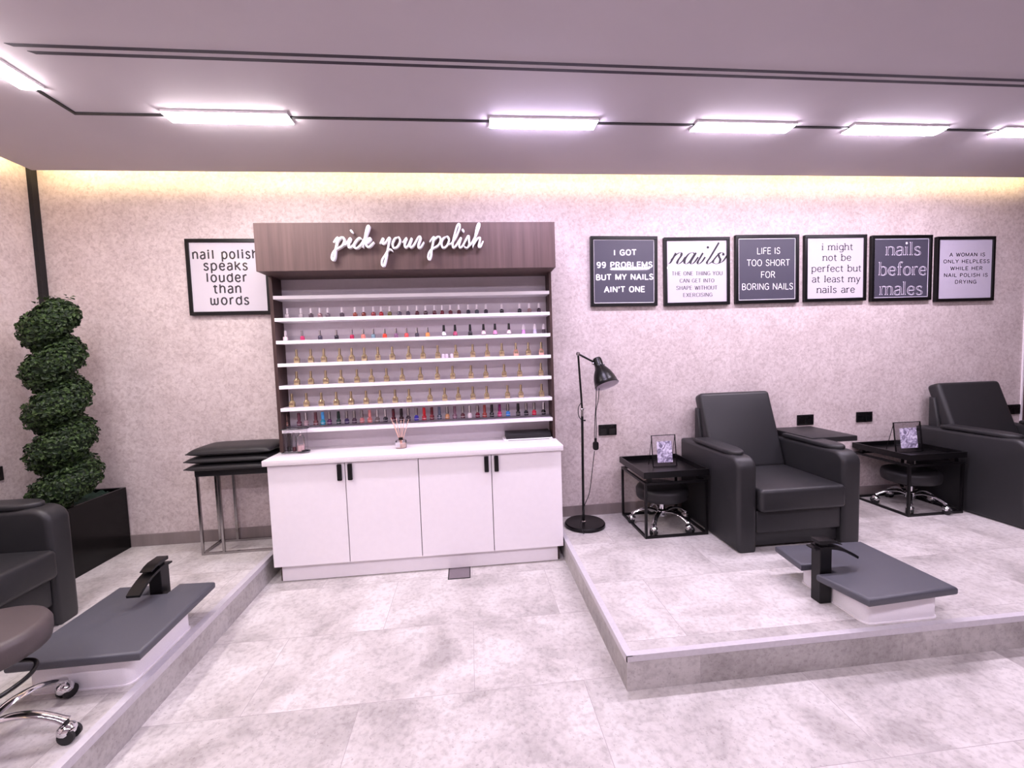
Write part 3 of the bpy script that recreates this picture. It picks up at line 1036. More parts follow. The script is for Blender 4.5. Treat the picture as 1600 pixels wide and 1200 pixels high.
# ================================================================ lettering strokes
# every letter is a list of pen strokes; 'L' keeps corners, 'S' is smoothed. x-height 5, capitals 7, ascenders 7.5
LOW = {
    'a': (4.2, [('S', [(0.6, 4.2), (1.3, 4.85), (2.3, 5), (3.3, 4.6), (3.7, 3.6), (3.7, 3.2)]), ('L', [(3.7, 3.4), (3.7, 0)]), ('S', [(3.7, 2.95), (2.2, 2.8), (0.8, 2.3), (0.35, 1.3), (0.9, 0.25), (1.9, 0), (3.0, 0.4), (3.7, 1.3)])]),
    'b': (4.7, [('L', [(0.5, 7.5), (0.5, 0)]), ('S', [(0.5, 3.6), (1.3, 4.7), (2.5, 5), (3.8, 4.2), (4.3, 2.5), (3.8, 0.8), (2.5, 0), (1.3, 0.3), (0.5, 1.4)])]),
    'c': (4.1, [('S', [(3.8, 4.0), (3.2, 4.75), (2.3, 5), (1.0, 4.3), (0.4, 2.5), (1.0, 0.7), (2.3, 0), (3.3, 0.3), (3.9, 1.1)])]),
    'd': (4.7, [('L', [(4.2, 7.5), (4.2, 0)]), ('S', [(4.2, 3.6), (3.4, 4.7), (2.2, 5), (0.9, 4.2), (0.4, 2.5), (0.9, 0.8), (2.2, 0), (3.4, 0.3), (4.2, 1.4)])]),
    'e': (4.4, [('S', [(0.45, 2.6), (4.0, 2.6)]), ('S', [(4.0, 2.6), (3.7, 4.2), (2.3, 5), (1.0, 4.3), (0.4, 2.5), (1.0, 0.7), (2.4, 0), (3.4, 0.3), (4.0, 1.1)])]),
    'f': (3.0, [('S', [(3.2, 7.0), (2.7, 7.45), (2.0, 7.35), (1.4, 6.6), (1.3, 5.5)]), ('L', [(1.3, 5.8), (1.3, 0)]), ('L', [(0.2, 4.8), (2.7, 4.8)])]),
    'g': (4.7, [('S', [(4.2, 3.6), (3.4, 4.7), (2.2, 5), (0.9, 4.2), (0.4, 2.6), (0.9, 1.0), (2.2, 0.2), (3.4, 0.6), (4.2, 1.6)]), ('L', [(4.2, 5), (4.2, 0)]), ('S', [(4.2, 0.1), (4.0, -1.4), (3.1, -2.1), (1.9, -2.2), (0.7, -1.6)])]),
    'h': (4.7, [('L', [(0.5, 7.5), (0.5, 0)]), ('S', [(0.5, 3.4), (1.4, 4.7), (2.6, 5), (3.7, 4.4), (4.0, 3.2)]), ('L', [(4.0, 3.4), (4.0, 0)])]),
    'i': (1.9, [('L', [(0.9, 5), (0.9, 0)]), ('D', [(0.9, 6.9)])]),
    'k': (4.4, [('L', [(0.5, 7.5), (0.5, 0)]), ('P', [(3.8, 5), (0.6, 2.2)]), ('P', [(1.6, 3.0), (4.0, 0)])]),
    'l': (1.9, [('L', [(0.9, 7.5), (0.9, 0)])]),
    'm': (7.3, [('L', [(0.5, 5), (0.5, 0)]), ('S', [(0.5, 3.4), (1.3, 4.7), (2.3, 5), (3.3, 4.4), (3.6, 3.2)]), ('L', [(3.6, 3.4), (3.6, 0)]), ('S', [(3.6, 3.4), (4.4, 4.7), (5.4, 5), (6.4, 4.4), (6.7, 3.2)]), ('L', [(6.7, 3.4), (6.7, 0)])]),
    'n': (4.6, [('L', [(0.5, 5), (0.5, 0)]), ('S', [(0.5, 3.4), (1.4, 4.7), (2.6, 5), (3.7, 4.4), (4.0, 3.2)]), ('L', [(4.0, 3.4), (4.0, 0)])]),
    'o': (4.7, [('S', [(2.35, 5), (0.95, 4.25), (0.4, 2.5), (0.95, 0.75), (2.35, 0), (3.75, 0.75), (4.3, 2.5), (3.75, 4.25), (2.35, 5)])]),
    'p': (4.7, [('L', [(0.5, 5), (0.5, -2.2)]), ('S', [(0.5, 3.6), (1.3, 4.7), (2.5, 5), (3.8, 4.2), (4.3, 2.5), (3.8, 0.8), (2.5, 0), (1.3, 0.3), (0.5, 1.4)])]),
    'r': (3.3, [('L', [(0.7, 5), (0.7, 0)]), ('S', [(0.7, 3.2), (1.3, 4.4), (2.3, 5), (3.2, 4.7)])]),
    's': (3.8, [('S', [(3.3, 4.1), (2.7, 4.8), (1.9, 5), (0.9, 4.6), (0.6, 3.8), (1.2, 2.9), (2.5, 2.3), (3.3, 1.4), (2.9, 0.4), (1.8, 0), (0.8, 0.25), (0.3, 1.0)])]),
    't': (3.0, [('L', [(1.2, 6.6), (1.2, 1.2)]), ('S', [(1.2, 1.4), (1.5, 0.4), (2.2, 0.05), (2.8, 0.3)]), ('P', [(0.2, 4.8), (2.6, 4.8)])]),
    'u': (4.6, [('L', [(0.6, 5), (0.6, 1.6)]), ('S', [(0.6, 1.8), (0.9, 0.5), (2.0, 0), (3.2, 0.4), (4.0, 1.6)]), ('L', [(4.0, 5), (4.0, 0)])]),
    'w': (6.6, [('S', [(0.6, 5), (0.6, 1.6), (0.9, 0.3), (1.8, 0), (2.8, 0.4), (3.2, 1.4)]), ('L', [(3.2, 4.4), (3.2, 0.8)]), ('S', [(3.2, 1.4), (3.6, 0.3), (4.5, 0), (5.5, 0.4), (5.8, 1.6), (5.8, 5)])]),
    'y': (4.4, [('P', [(0.4, 5), (2.3, 0.3)]), ('P', [(4.0, 5), (1.6, -1.4)]), ('S', [(1.6, -1.4), (1.1, -2.1), (0.3, -2.1)])]),
}
UP = {
    'A': (5.6, [('P', [(0.2, 0), (2.8, 7)]), ('P', [(2.8, 7), (5.4, 0)]), ('P', [(1.2, 2.3), (4.4, 2.3)])]),
    'B': (5.0, [('L', [(0.6, 7), (0.6, 0)]), ('S', [(0.6, 7), (2.6, 6.95), (3.8, 6.3), (3.9, 4.8), (2.8, 3.75), (0.6, 3.7)]), ('S', [(0.6, 3.7), (2.9, 3.65), (4.4, 2.8), (4.4, 1.0), (2.9, 0.05), (0.6, 0)])]),
    'C': (5.4, [('S', [(5.0, 5.6), (4.2, 6.7), (3.0, 7), (1.3, 6.2), (0.5, 3.5), (1.3, 0.8), (3.0, 0), (4.3, 0.4), (5.1, 1.7)])]),
    'D': (5.6, [('L', [(0.6, 7), (0.6, 0)]), ('S', [(0.6, 7), (2.6, 6.95), (4.4, 6.0), (5.1, 3.5), (4.4, 1.0), (2.6, 0.05), (0.6, 0)])]),
    'E': (4.6, [('L', [(0.6, 7), (0.6, 0)]), ('P', [(0.6, 7), (4.2, 7)]), ('P', [(0.6, 3.6), (3.8, 3.6)]), ('P', [(0.6, 0), (4.3, 0)])]),
    'F': (4.4, [('L', [(0.6, 7), (0.6, 0)]), ('P', [(0.6, 7), (4.1, 7)]), ('P', [(0.6, 3.6), (3.6, 3.6)])]),
    'G': (5.8, [('S', [(5.0, 5.6), (4.2, 6.7), (3.0, 7), (1.3, 6.2), (0.5, 3.5), (1.3, 0.8), (3.0, 0), (4.5, 0.5), (5.2, 1.6)]), ('P', [(5.2, 3.3), (5.2, 0.6)]), ('P', [(3.2, 3.3), (5.2, 3.3)])]),
    'H': (5.6, [('L', [(0.6, 7), (0.6, 0)]), ('L', [(5.0, 7), (5.0, 0)]), ('P', [(0.6, 3.6), (5.0, 3.6)])]),
    'I': (1.8, [('L', [(0.9, 7), (0.9, 0)])]),
    'L': (4.3, [('L', [(0.6, 7), (0.6, 0)]), ('P', [(0.6, 0), (4.1, 0)])]),
    'M': (6.8, [('L', [(0.6, 7), (0.6, 0)]), ('P', [(0.6, 7), (3.4, 0.6)]), ('P', [(3.4, 0.6), (6.2, 7)]), ('L', [(6.2, 7), (6.2, 0)])]),
    'N': (5.8, [('L', [(0.6, 7), (0.6, 0)]), ('P', [(0.6, 7), (5.2, 0)]), ('L', [(5.2, 7), (5.2, 0)])]),
    'O': (6.0, [('S', [(3.0, 7), (1.2, 6.1), (0.5, 3.5), (1.2, 0.9), (3.0, 0), (4.8, 0.9), (5.5, 3.5), (4.8, 6.1), (3.0, 7)])]),
    'P': (4.9, [('L', [(0.6, 7), (0.6, 0)]), ('S', [(0.6, 7), (2.8, 6.95), (4.2, 6.2), (4.3, 4.6), (3.0, 3.3), (0.6, 3.2)])]),
    'R': (5.2, [('L', [(0.6, 7), (0.6, 0)]), ('S', [(0.6, 7), (2.8, 6.95), (4.2, 6.2), (4.3, 4.7), (3.0, 3.5), (0.6, 3.4)]), ('P', [(2.6, 3.4), (4.8, 0)])]),
    'S': (4.8, [('S', [(4.2, 5.7), (3.5, 6.7), (2.4, 7), (1.1, 6.5), (0.7, 5.3), (1.4, 4.1), (3.3, 3.2), (4.3, 2.0), (3.8, 0.6), (2.4, 0), (1.1, 0.35), (0.4, 1.5)])]),
    'T': (4.8, [('P', [(0.2, 7), (4.6, 7)]), ('L', [(2.4, 7), (2.4, 0)])]),
    'U': (5.6, [('L', [(0.6, 7), (0.6, 2)]), ('S', [(0.6, 2.2), (1.1, 0.6), (2.8, 0), (4.5, 0.6), (5.0, 2.2)]), ('L', [(5.0, 7), (5.0, 2)])]),
    'W': (7.6, [('P', [(0.3, 7), (2.1, 0)]), ('P', [(2.1, 0), (3.8, 6.6)]), ('P', [(3.8, 6.6), (5.5, 0)]), ('P', [(5.5, 0), (7.3, 7)])]),
    'X': (5.2, [('P', [(0.4, 7), (4.8, 0)]), ('P', [(4.8, 7), (0.4, 0)])]),
    'Y': (5.2, [('P', [(0.3, 7), (2.6, 3.4)]), ('P', [(4.9, 7), (2.6, 3.4)]), ('L', [(2.6, 3.4), (2.6, 0)])]),
    '9': (4.8, [('S', [(4.1, 4.9), (3.6, 6.5), (2.4, 7), (1.0, 6.4), (0.6, 4.9), (1.1, 3.5), (2.3, 3.0), (3.6, 3.6), (4.1, 4.9), (4.1, 3.0), (3.4, 0.8), (2.2, 0), (0.9, 0.6)])]),
    "'": (1.6, [('P', [(0.9, 7), (0.6, 5.2)])]),
}
GLY = dict(LOW)
GLY.update(UP)


def ribbon(g, pts, wfun, y, mi=0):
    n = len(pts)
    Lv, Rv = [], []
    for i, p in enumerate(pts):
        t = pts[min(i + 1, n - 1)] - pts[max(i - 1, 0)]
        t.normalize()
        nr = Vector((-t.y, t.x, 0))
        w = wfun(t)
        Lv.append(g.bm.verts.new((p.x + nr.x * w, y, p.y + nr.y * w)))
        Rv.append(g.bm.verts.new((p.x - nr.x * w, y, p.y - nr.y * w)))
    for i in range(n - 1):
        g.bm.faces.new((Lv[i], Rv[i], Rv[i + 1], Lv[i + 1])).material_index = mi


def write(g, text, xa, za, xb, zb, height, weight=0.5, thin=None, serif=0.0, cap=7.0, asc=1.0, y=0.0, gap=0.9, mi=0, inset=None, words=None):
    """write text between two base points on the plane y; height is that of x-height (cap=5) or capitals (cap=7)"""
    s = height / cap
    adv = [(GLY[ch][0] if ch != ' ' else 2.8) for ch in text]
    total = sum(adv) + gap * (len(text) - 1)
    A = Vector((xa, za, 0)); B = Vector((xb, zb, 0))
    ux = (B - A) / total
    uz = Vector((-ux.y, ux.x, 0)).normalized() * s
    sx = ux.length
    thin = weight if thin is None else thin

    def mp(p, ox):
        yy = p[1] if p[1] <= 5 or cap != 5.0 else 5 + (p[1] - 5) * asc
        return A + ux * (p[0] + ox) + uz * yy

    def wf(t):
        return s * (thin + (weight - thin) * abs(t.y) ** 1.4) / 2

    ox = 0.0
    k = 0
    for ch, a in zip(text, adv):
        if ch == ' ' and words is not None:
            g = G()
            words.append(g)
        if ch != ' ':
            for kind, pts in GLY[ch][1]:
                k += 1
                yy = y - 0.00006 * (k % 9)
                if kind == 'D':
                    c = mp(pts[0], ox)
                    r = s * max(weight, 0.8) * 0.62
                    vs = [g.bm.verts.new((c.x + r * math.cos(2 * PI * q / 10), yy, c.y + r * math.sin(2 * PI * q / 10))) for q in range(10)]
                    g.bm.faces.new(vs).material_index = mi
                    continue
                P = [mp(p, ox) for p in pts]
                if kind == 'S' and len(P) > 2:
                    P = crom(P, 5)
                # run straight strokes on by half a pen so that corners close
                if kind in 'LP':
                    d = (P[-1] - P[0]).normalized()
                    e = s * thin * 0.5
                    if kind == 'P':
                        P = [P[0] - d * e * 0.6, P[-1] + d * e * 0.6]
                ribbon(g, P, wf, yy, mi)
                if inset is not None:
                    ribbon(g, P, lambda t: max(0.0, wf(t) - s * inset), y - 0.0010, 1 - mi)
                if serif and kind == 'L':
                    for q, other in ((0, 1), (-1, -2)):
                        e = pts[q]
                        if e[1] in (0, 5, 7, 7.5, -2.2):
                            if e[1] == 5 and ch in 'gd':
                                continue
                            h = serif
                            l_ = h * (1.0 if e[1] in (0, 7, -2.2) else 1.0)
                            r_ = h if e[1] in (0, 7, -2.2) else 0.0
                            off = (-thin * 0.5 if e[1] > 3 else thin * 0.5)
                            ribbon(g, [mp((e[0] - l_, e[1] + off), ox), mp((e[0] + r_ + (weight / 2 if r_ == 0 else 0), e[1] + off), ox)], lambda t: s * thin / 2 * 1.05, yy - 0.00003, mi)
        ox += a + gap
    return g


YP = YW - 0.020      # face of the prints
FR = 0.024           # frame bar


def picture(corners, mat_paper, lines, label, border=None, extra=None, ink='ink_dark', second=None):
    P = [on_y(x, y, YW - 0.03) for x, y in corners]     # tl, tr, br, bl on the frame front
    cx = sum(p.x for p in P) / 4
    cz = sum(p.z for p in P) / 4
    w = ((P[1].x - P[0].x) + (P[2].x - P[3].x)) / 2
    h = ((P[0].z - P[3].z) + (P[1].z - P[2].z)) / 2
    rot = math.atan2(((P[1].z - P[0].z) + (P[2].z - P[3].z)) / 2, w) * 0.7
    t = thing('framed_print', label, 'picture', (cx, YW - 0.002, cz))
    R = Matrix.Translation((cx, 0, cz)) @ Matrix.Rotation(-rot, 4, 'Y')
    g = G()
    a, b = w / 2, h / 2
    y0, y1 = YW - 0.03, YW - 0.001
    g.box(-a, a, y0, y1, b - FR, b, 0.0015, 1, R)
    g.box(-a, a, y0, y1, -b, -b + FR, 0.0015, 1, R)
    g.box(-a, -a + FR, y0, y1, -b + FR, b - FR, 0.0015, 1, R)
    g.box(a - FR, a, y0, y1, -b + FR, b - FR, 0.0015, 1, R)
    part('frame', g, M['black_satin'], t)
    part('print', G().box(-a + FR, a - FR, YP, y1, -b + FR, b - FR, 0, 1, R), mat_paper, t)
    mats = [M[ink]] + ([second] if second else [])
    for ln in lines:
        g = G()
        ws = [g]
        txt, x0, x1, zb0, zb1, hp = ln[:6]
        kw = ln[6] if len(ln) > 6 else {}
        A = on_y(x0, zb0, YP); B = on_y(x1, zb1, YP)
        hh = (on_y((x0 + x1) / 2, zb0 - hp, YP) - on_y((x0 + x1) / 2, zb0, YP)).z
        write(g, txt, A.x, A.z, B.x, B.z, hh, y=YP - 0.0006, words=ws, **kw)
        for g in ws:
            part('lettering', g, mats, t, None)
    if border:
        g = G()
        i0 = FR + border[0]
        bw = border[1]
        for (xa, xb, za, zb) in ((-a + i0, a - i0, b - i0 - bw, b - i0), (-a + i0, a - i0, -b + i0, -b + i0 + bw), (-a + i0, -a + i0 + bw, -b + i0, b - i0), (a - i0 - bw, a - i0, -b + i0, b - i0)):
            g.box(xa, xb, YP - 0.0007, YP - 0.0003, za, zb, 0, 1, R)
        part('border_line', g, mats, t, None)
    if extra:
        g = G()
        extra(g)
        part('script_word', g, mats, t, None)
    return t


bold = dict(weight=1.15, thin=1.05, cap=5.0, asc=0.55, gap=1.6)
picture([(287, 373), (420.5, 372.5), (420.5, 491), (296.5, 492.5)], M['paper_white'],
        [('nail polish', 301, 403.6, 404.7, 403.6, 10.6, bold), ('speaks', 318.5, 387.3, 422.2, 421.8, 10.6, bold), ('louder', 322.6, 386.1, 440.5, 440.1, 10.6, bold),
         ('than', 334.2, 377.4, 458, 457.6, 10.6, bold), ('words', 329, 389.6, 476, 475.6, 10.6, bold)],
        'black framed print reading nail polish speaks louder than words, left of the polish display')
b1 = dict(weight=1.75, thin=1.45, cap=7.0, gap=1.25)
picture([(923, 368.5), (1028.5, 369), (1027, 478), (923.5, 478.5)], M['paper_slate'],
        [('I GOT', 959, 993.9, 398.8, 398.4, 8.1, b1), ('99 PROBLEMS', 932.4, 1019.4, 418.2, 417.4, 8.1, b1), ('BUT MY NAILS', 931.4, 1020.5, 437.4, 436.4, 8.1, b1), ("AIN'T ONE", 944.4, 1007.3, 456.4, 455.8, 8.1, b1)],
        'black framed slate print reading I got 99 problems but my nails are not one', border=(0.001, 0.004), ink='ink_white')


def nails_script(g):
    def q(x, y):
        p = on_y(915 + x / 6.809, 355 + y / 6.809, YP)
        return Vector((p.x, p.z, 0))

    def thick(t):
        return 0.0014 + 0.0085 * max(0.0, abs(t.y)) ** 2.2
    K = 0
    for st in ([(880, 390), (900, 378), (930, 330), (960, 275)], [(908, 352), (950, 305), (995, 273), (1018, 276), (1015, 305), (985, 350), (975, 380), (992, 390), (1030, 362), (1062, 318)],
               [(1160, 285), (1135, 270), (1095, 288), (1058, 340), (1052, 378), (1075, 390), (1110, 362), (1158, 290)], [(1175, 272), (1140, 330), (1117, 372), (1128, 391), (1160, 370), (1198, 318)],
               [(1248, 274), (1215, 330), (1192, 372), (1203, 391), (1238, 366), (1272, 318)],
               [(1418, 164), (1370, 245), (1322, 325), (1292, 372), (1304, 391), (1350, 362), (1402, 300), (1440, 272)],
               [(1464, 302), (1462, 278), (1438, 269), (1415, 285), (1420, 315), (1432, 345), (1420, 378), (1390, 391), (1356, 376), (1358, 352)], [(1420, 385), (1462, 360), (1506, 300)]):
        K += 1
        ribbon(g, crom([q(*p) for p in st], 8), thick, YP - 0.0006 - 0.00003 * K)
    c = q(1300, 215)
    g.bm.faces.new([g.bm.verts.new((c.x + 0.010 * math.cos(k * PI / 6), YP - 0.0006, c.y + 0.010 * math.sin(k * PI / 6))) for k in range(12)])


sr = dict(weight=1.15, thin=0.5, serif=0.6, cap=7.0, gap=1.0)
picture([(1038, 371), (1142, 369.5), (1140, 475.5), (1038.5, 478)], M['paper_white'],
        [('THE ONE THING YOU', 1049.8, 1128.7, 430.4, 429.8, 5.9, sr), ('CAN GET INTO', 1061.9, 1115.9, 441.6, 441.1, 5.7, sr), ('SHAPE WITHOUT', 1056.7, 1120.6, 453, 452.3, 5.9, sr), ('EXERCISING', 1067.4, 1113, 463.9, 463.2, 5.7, sr)],
        'black framed white print headed nails in large slanted script', extra=nails_script)
th = dict(weight=0.72, thin=0.66, cap=7.0, gap=0.85)
picture([(1151, 366.8), (1251.5, 366), (1246.5, 472), (1149, 475)], M['paper_slate'],
        [('LIFE IS', 1182.8, 1219, 396.9, 396.3, 9.4, th), ('TOO SHORT', 1167, 1233.7, 415.6, 414.8, 9.4, th), ('FOR', 1188.9, 1211, 434, 433.6, 9.4, th), ('BORING NAILS', 1159.2, 1239, 452.9, 451.8, 9.4, th)],
        'black framed slate print reading life is too short for boring nails', border=(0.004, 0.004), ink='ink_white')
sl = dict(weight=0.98, thin=0.66, serif=0.8, cap=5.0, asc=0.9, gap=0.75)
picture([(1259, 366.8), (1357, 366), (1352.5, 469), (1257, 472)], M['paper_white'],
        [('i might', 1283.7, 1332.6, 391, 390.6, 7.2, sl), ('not be', 1285.3, 1329.7, 407.5, 407.1, 7.2, sl), ('perfect but', 1268, 1345.6, 424.8, 424, 7.2, sl),
         ('at least my', 1268.6, 1344, 441.3, 440.6, 7.2, sl), ('nails are', 1276, 1335.3, 457.7, 457, 7.2, sl)],
        'black framed white print reading i might not be perfect but at least my nails are', ink='ink_black')
ol = dict(weight=1.2, thin=0.42, serif=0.9, cap=5.0, asc=1.1, gap=0.75, inset=0.24)
picture([(1365, 367.5), (1460, 366.8), (1454, 468.5), (1360.3, 471)], M['paper_slate'],
        [('nails', 1384.6, 1438.8, 398.9, 398.5, 13.2, ol), ('before', 1373.5, 1447, 430.1, 429.6, 13.2, ol), ('males', 1374.8, 1441.2, 460.8, 460.2, 13.2, ol)],
        'black framed slate print reading nails before males in outlined letters', border=(0.004, 0.004), ink='ink_pale', second=M['paper_slate'])
wd6 = dict(weight=1.5, thin=1.15, cap=7.0, gap=1.5)
picture([(1467, 369.5), (1558.5, 368.8), (1552, 469.3), (1461, 471.5)], M['paper_lilac'],
        [('A WOMAN IS', 1483.6, 1539, 400.7, 400.2, 5.2, wd6), ('ONLY HELPLESS', 1474, 1546, 411.2, 410.7, 5.2, wd6), ('WHILE HER', 1484.7, 1534.8, 422, 421.6, 5.2, wd6),
         ('NAIL POLISH IS', 1474.7, 1543, 432.7, 432.2, 5.2, wd6), ('DRYING', 1492, 1525.3, 443.1, 442.9, 5.2, wd6)],
        'black framed lilac print reading a woman is only helpless while her nail polish is drying')

# ================================================================ pedicure armchairs
CW, CDP = 0.842, 0.75      # overall width and depth


def make_chair(label, tray=True):
    """origin on the floor, middle of the front; faces -y"""
    t = thing('pedicure_armchair', label, 'armchair', (0, 0, 0), 0, 'charcoal pedicure armchairs')
    a0, a1 = CW / 2, CW / 2 - 0.13
    L = M['leather']

    def P(name, g, m=L, par=None, sm=40):
        return obj(name, g, m, par or t, sm)
    for s in (-1, 1):
        prof = [(0.004, 0.0), (0.0, 0.03)] + [(0.0, 0.50)] + [(0.085 - 0.085 * math.cos(math.radians(k)), 0.532 + 0.078 * math.sin(math.radians(k))) for k in range(0, 91, 15)] + [(0.34, 0.606), (CDP, 0.598), (CDP, 0.0)]
        x = sorted((s * a0, s * a1))
        g = G().prism(prof, 'x', x[0], x[1], 0.026, 4)
        arm = P('arm', g)
        # padded rest on top, rounded towards the front
        cxm = (x[0] + x[1]) / 2
        out = [(cxm - 0.058, 0.56), (cxm - 0.062, 0.40)] + [(cxm + 0.064 * math.cos(math.radians(k)), 0.20 + 0.125 * math.sin(math.radians(k))) for k in range(180, 361, 15)] + [(cxm + 0.062, 0.40), (cxm + 0.058, 0.56)]
        g = G().prism(out, 'z', 0.600, 0.632, 0.012, 3)
        for v in g.bm.verts:                       # dips a little towards the front
            v.co.z += 0.006 - 0.05 * max(0, 0.30 - v.co.y) ** 1.6
        P('arm_pad', g, L, arm)
    wi = a1 - 0.001
    # base box with two stepped apron panels
    P('base', G().box(-wi, wi, 0.045, 0.70, 0.02, 0.27, 0.008, 2))
    P('apron_panel', G().box(-wi, wi, 0.012, 0.05, 0.115, 0.262, 0.012, 3))
    g = G().box(-wi + 0.002, wi - 0.002, -0.035, 0.56, 0.262, 0.408, 0.026, 4)
    for v in g.bm.verts:
        if v.co.z > 0.39:
            v.co.z += 0.016 * (1 - (v.co.x / wi) ** 2) * min(1, max(0, (v.co.y + 0.02) / 0.1))
    P('seat_cushion', g)
    # reclined back cushion with an outer shell behind it
    rec = math.atan2(0.20, 0.55)
    R = Matrix.Translation((0, 0.488, 0.40)) @ Matrix.Rotation(-rec, 4, 'X')
    g = G().box(-wi + 0.003, wi - 0.003, 0.0, 0.105, 0.0, 0.595, 0.03, 4, R)
    P('back_cushion', g)
    g = G().prism([(0.66, 0.10), (0.66, 0.60), (0.70, 0.835), (CDP, 0.835), (CDP, 0.10)], 'x', -wi - 0.015, wi + 0.015, 0.018, 3)
    P('back_shell', g)
    return t


def side_tray(root):
    a0 = CW / 2
    g = G().box(a0 - 0.095, a0 + 0.255, 0.30, 0.735, 0.606, 0.644, 0.004, 2)
    b = obj('side_tray', g, M['leather_dark'], root, 40)
    b['label'] = 'flat dark side tray fixed on the arm'


chair = make_chair('charcoal pedicure armchair with side tray on its arm, middle of the right platform')
right_chair = dup(chair, (4.113, 2.53, HP), 0.0, 'charcoal pedicure armchair at the right edge of the photo, behind the second side table')
left_chair = dup(chair, (-2.114, 2.057, HP), PI / 2, 'charcoal pedicure armchair on the left platform, cut by the left edge')
chair.location = (2.062, 2.53, HP)
side_tray(chair)

# ================================================================ foot rests


def make_footrest(label, loc, lid, tub=(-0.188, 0.188, -0.20, 0.20)):
    """origin on the floor under the middle of the tub; lid is the outline of the pad with its notch"""
    t = thing('foot_spa', label, 'foot spa', loc, 0, 'foot spas with padded lids')
    x0, x1, y0, y1 = tub
    obj('tub', G().prism(rrect(x0, x1, y0, y1, 0.035, 5), 'z', 0.0, 0.122, 0.004, 2), M['tub'], t)
    obj('base_seal', G().prism(rrect(x0 - 0.005, x1 + 0.005, y0 - 0.005, y1 + 0.005, 0.038, 5), 'z', 0.0, 0.006), M['white'], t)
    obj('padded_lid', G().prism(lid, 'z', 0.122, 0.162, 0.013, 4), M['pad'], t, 50)
    return t


def make_tap(label):
    """waterfall tap; origin on the floor at the column, pours towards +x"""
    t = thing('waterfall_tap', label, 'tap', (0, 0, 0), 0, 'black waterfall taps')
    obj('column', G().box(-0.032, 0.032, -0.030, 0.030, 0, 0.282, 0.003, 1), M['black'], t)
    obj('rear_lip', G().box(-0.058, -0.032, -0.030, 0.030, 0.276, 0.284), M['black'], t)
    pts = [(-0.032, 0.290)] + [(0.178 * q / 8, 0.290 - 0.062 * (q / 8) ** 2.1) for q in range(1, 9)]
    low = [(x - 0.004, z - 0.012) for x, z in reversed(pts)]
    obj('spout', G().prism(pts + low, 'y', -0.030, 0.030), M['black'], t)
    obj('lever_neck', G().box(-0.020, 0.020, -0.018, 0.018, 0.284, 0.306), M['black'], t)
    pts = [(-0.036, 0.322), (0.03, 0.320), (0.06, 0.312), (0.088, 0.298)]
    low = [(0.086, 0.294), (0.055, 0.303), (0.028, 0.305), (-0.036, 0.305)]
    obj('lever', G().prism(pts + low, 'y', -0.027, 0.027), M['black'], t)
    return t


make_footrest('foot spa with slate padded lid on the right platform in front of armchair', (1.962, 1.975, HP),
              [(-0.235, -0.265), (0.24, -0.235), (0.245, 0.275), (-0.262, 0.300), (-0.285, 0.075), (-0.175, 0.072), (-0.175, -0.022), (-0.283, -0.022)])
make_footrest('foot spa with slate padded lid on the left platform beside the step', (-1.618, 2.055, HP),
              [(-0.222, -0.245), (0.265, -0.240), (0.245, 0.320), (0.062, 0.330), (0.062, 0.235), (-0.055, 0.235), (-0.055, 0.335), (-0.235, 0.340)], (-0.192, 0.195, -0.20, 0.195))
tap = make_tap('black waterfall tap at the notch of the right foot spa')
left_tap = dup(tap, (-1.612, 2.330, HP), -PI / 2, 'black waterfall tap at the far end of the left foot spa')
tap.location = (1.735, 1.987, HP)

# ================================================================ side tables with rolling stools under them


def make_table(label):
    """origin on the floor, front left corner of the frame; 0.47 x 0.47"""
    t = thing('side_table', label, 'side table', (0, 0, 0), 0, 'black tray side tables')
    W, D, b = 0.455, 0.47, 0.016
    H = 0.392
    B = M['black']
    for x in (0, W - b):
        for y in (0, D - b):
            obj('leg', G().box(x, x + b, y, y + b, b, H - b), B, t)
    for z, n in ((0, 'bottom_frame'), (H - b, 'top_frame')):
        g = G().box(0, W, 0, b, z, z + b).box(0, W, D - b, D, z, z + b).box(0, b, b, D - b, z, z + b).box(W - b, W, b, D - b, z, z + b)
        obj(n, g, B, t)
    g = G()
    g.box(-0.012, W, -0.014, D + 0.004, 0.426, 0.436)
    for x0, x1, y0, y1 in ((-0.012, W, -0.014, -0.002), (-0.012, W, D - 0.008, D + 0.004), (-0.012, 0.0, -0.002, D - 0.008), (W - 0.012, W, -0.002, D - 0.008)):
        g.box(x0, x1, y0, y1, 0.436, 0.470)
    obj('tray', g, M['black_satin'], t)
    for x in (0.03, W - 0.06):
        for y in (0.02, D - 0.05):
            obj('tray_foot', G().box(x, x + 0.03, y, y + 0.03, H, 0.426), B, t)
    return t


tab = make_table('black tray side table between floor lamp and middle armchair')
tab2 = dup(tab, (3.200, 2.872, HP), 0, 'black tray side table between the two right armchairs')
tab.location = (1.166, 2.838, HP)


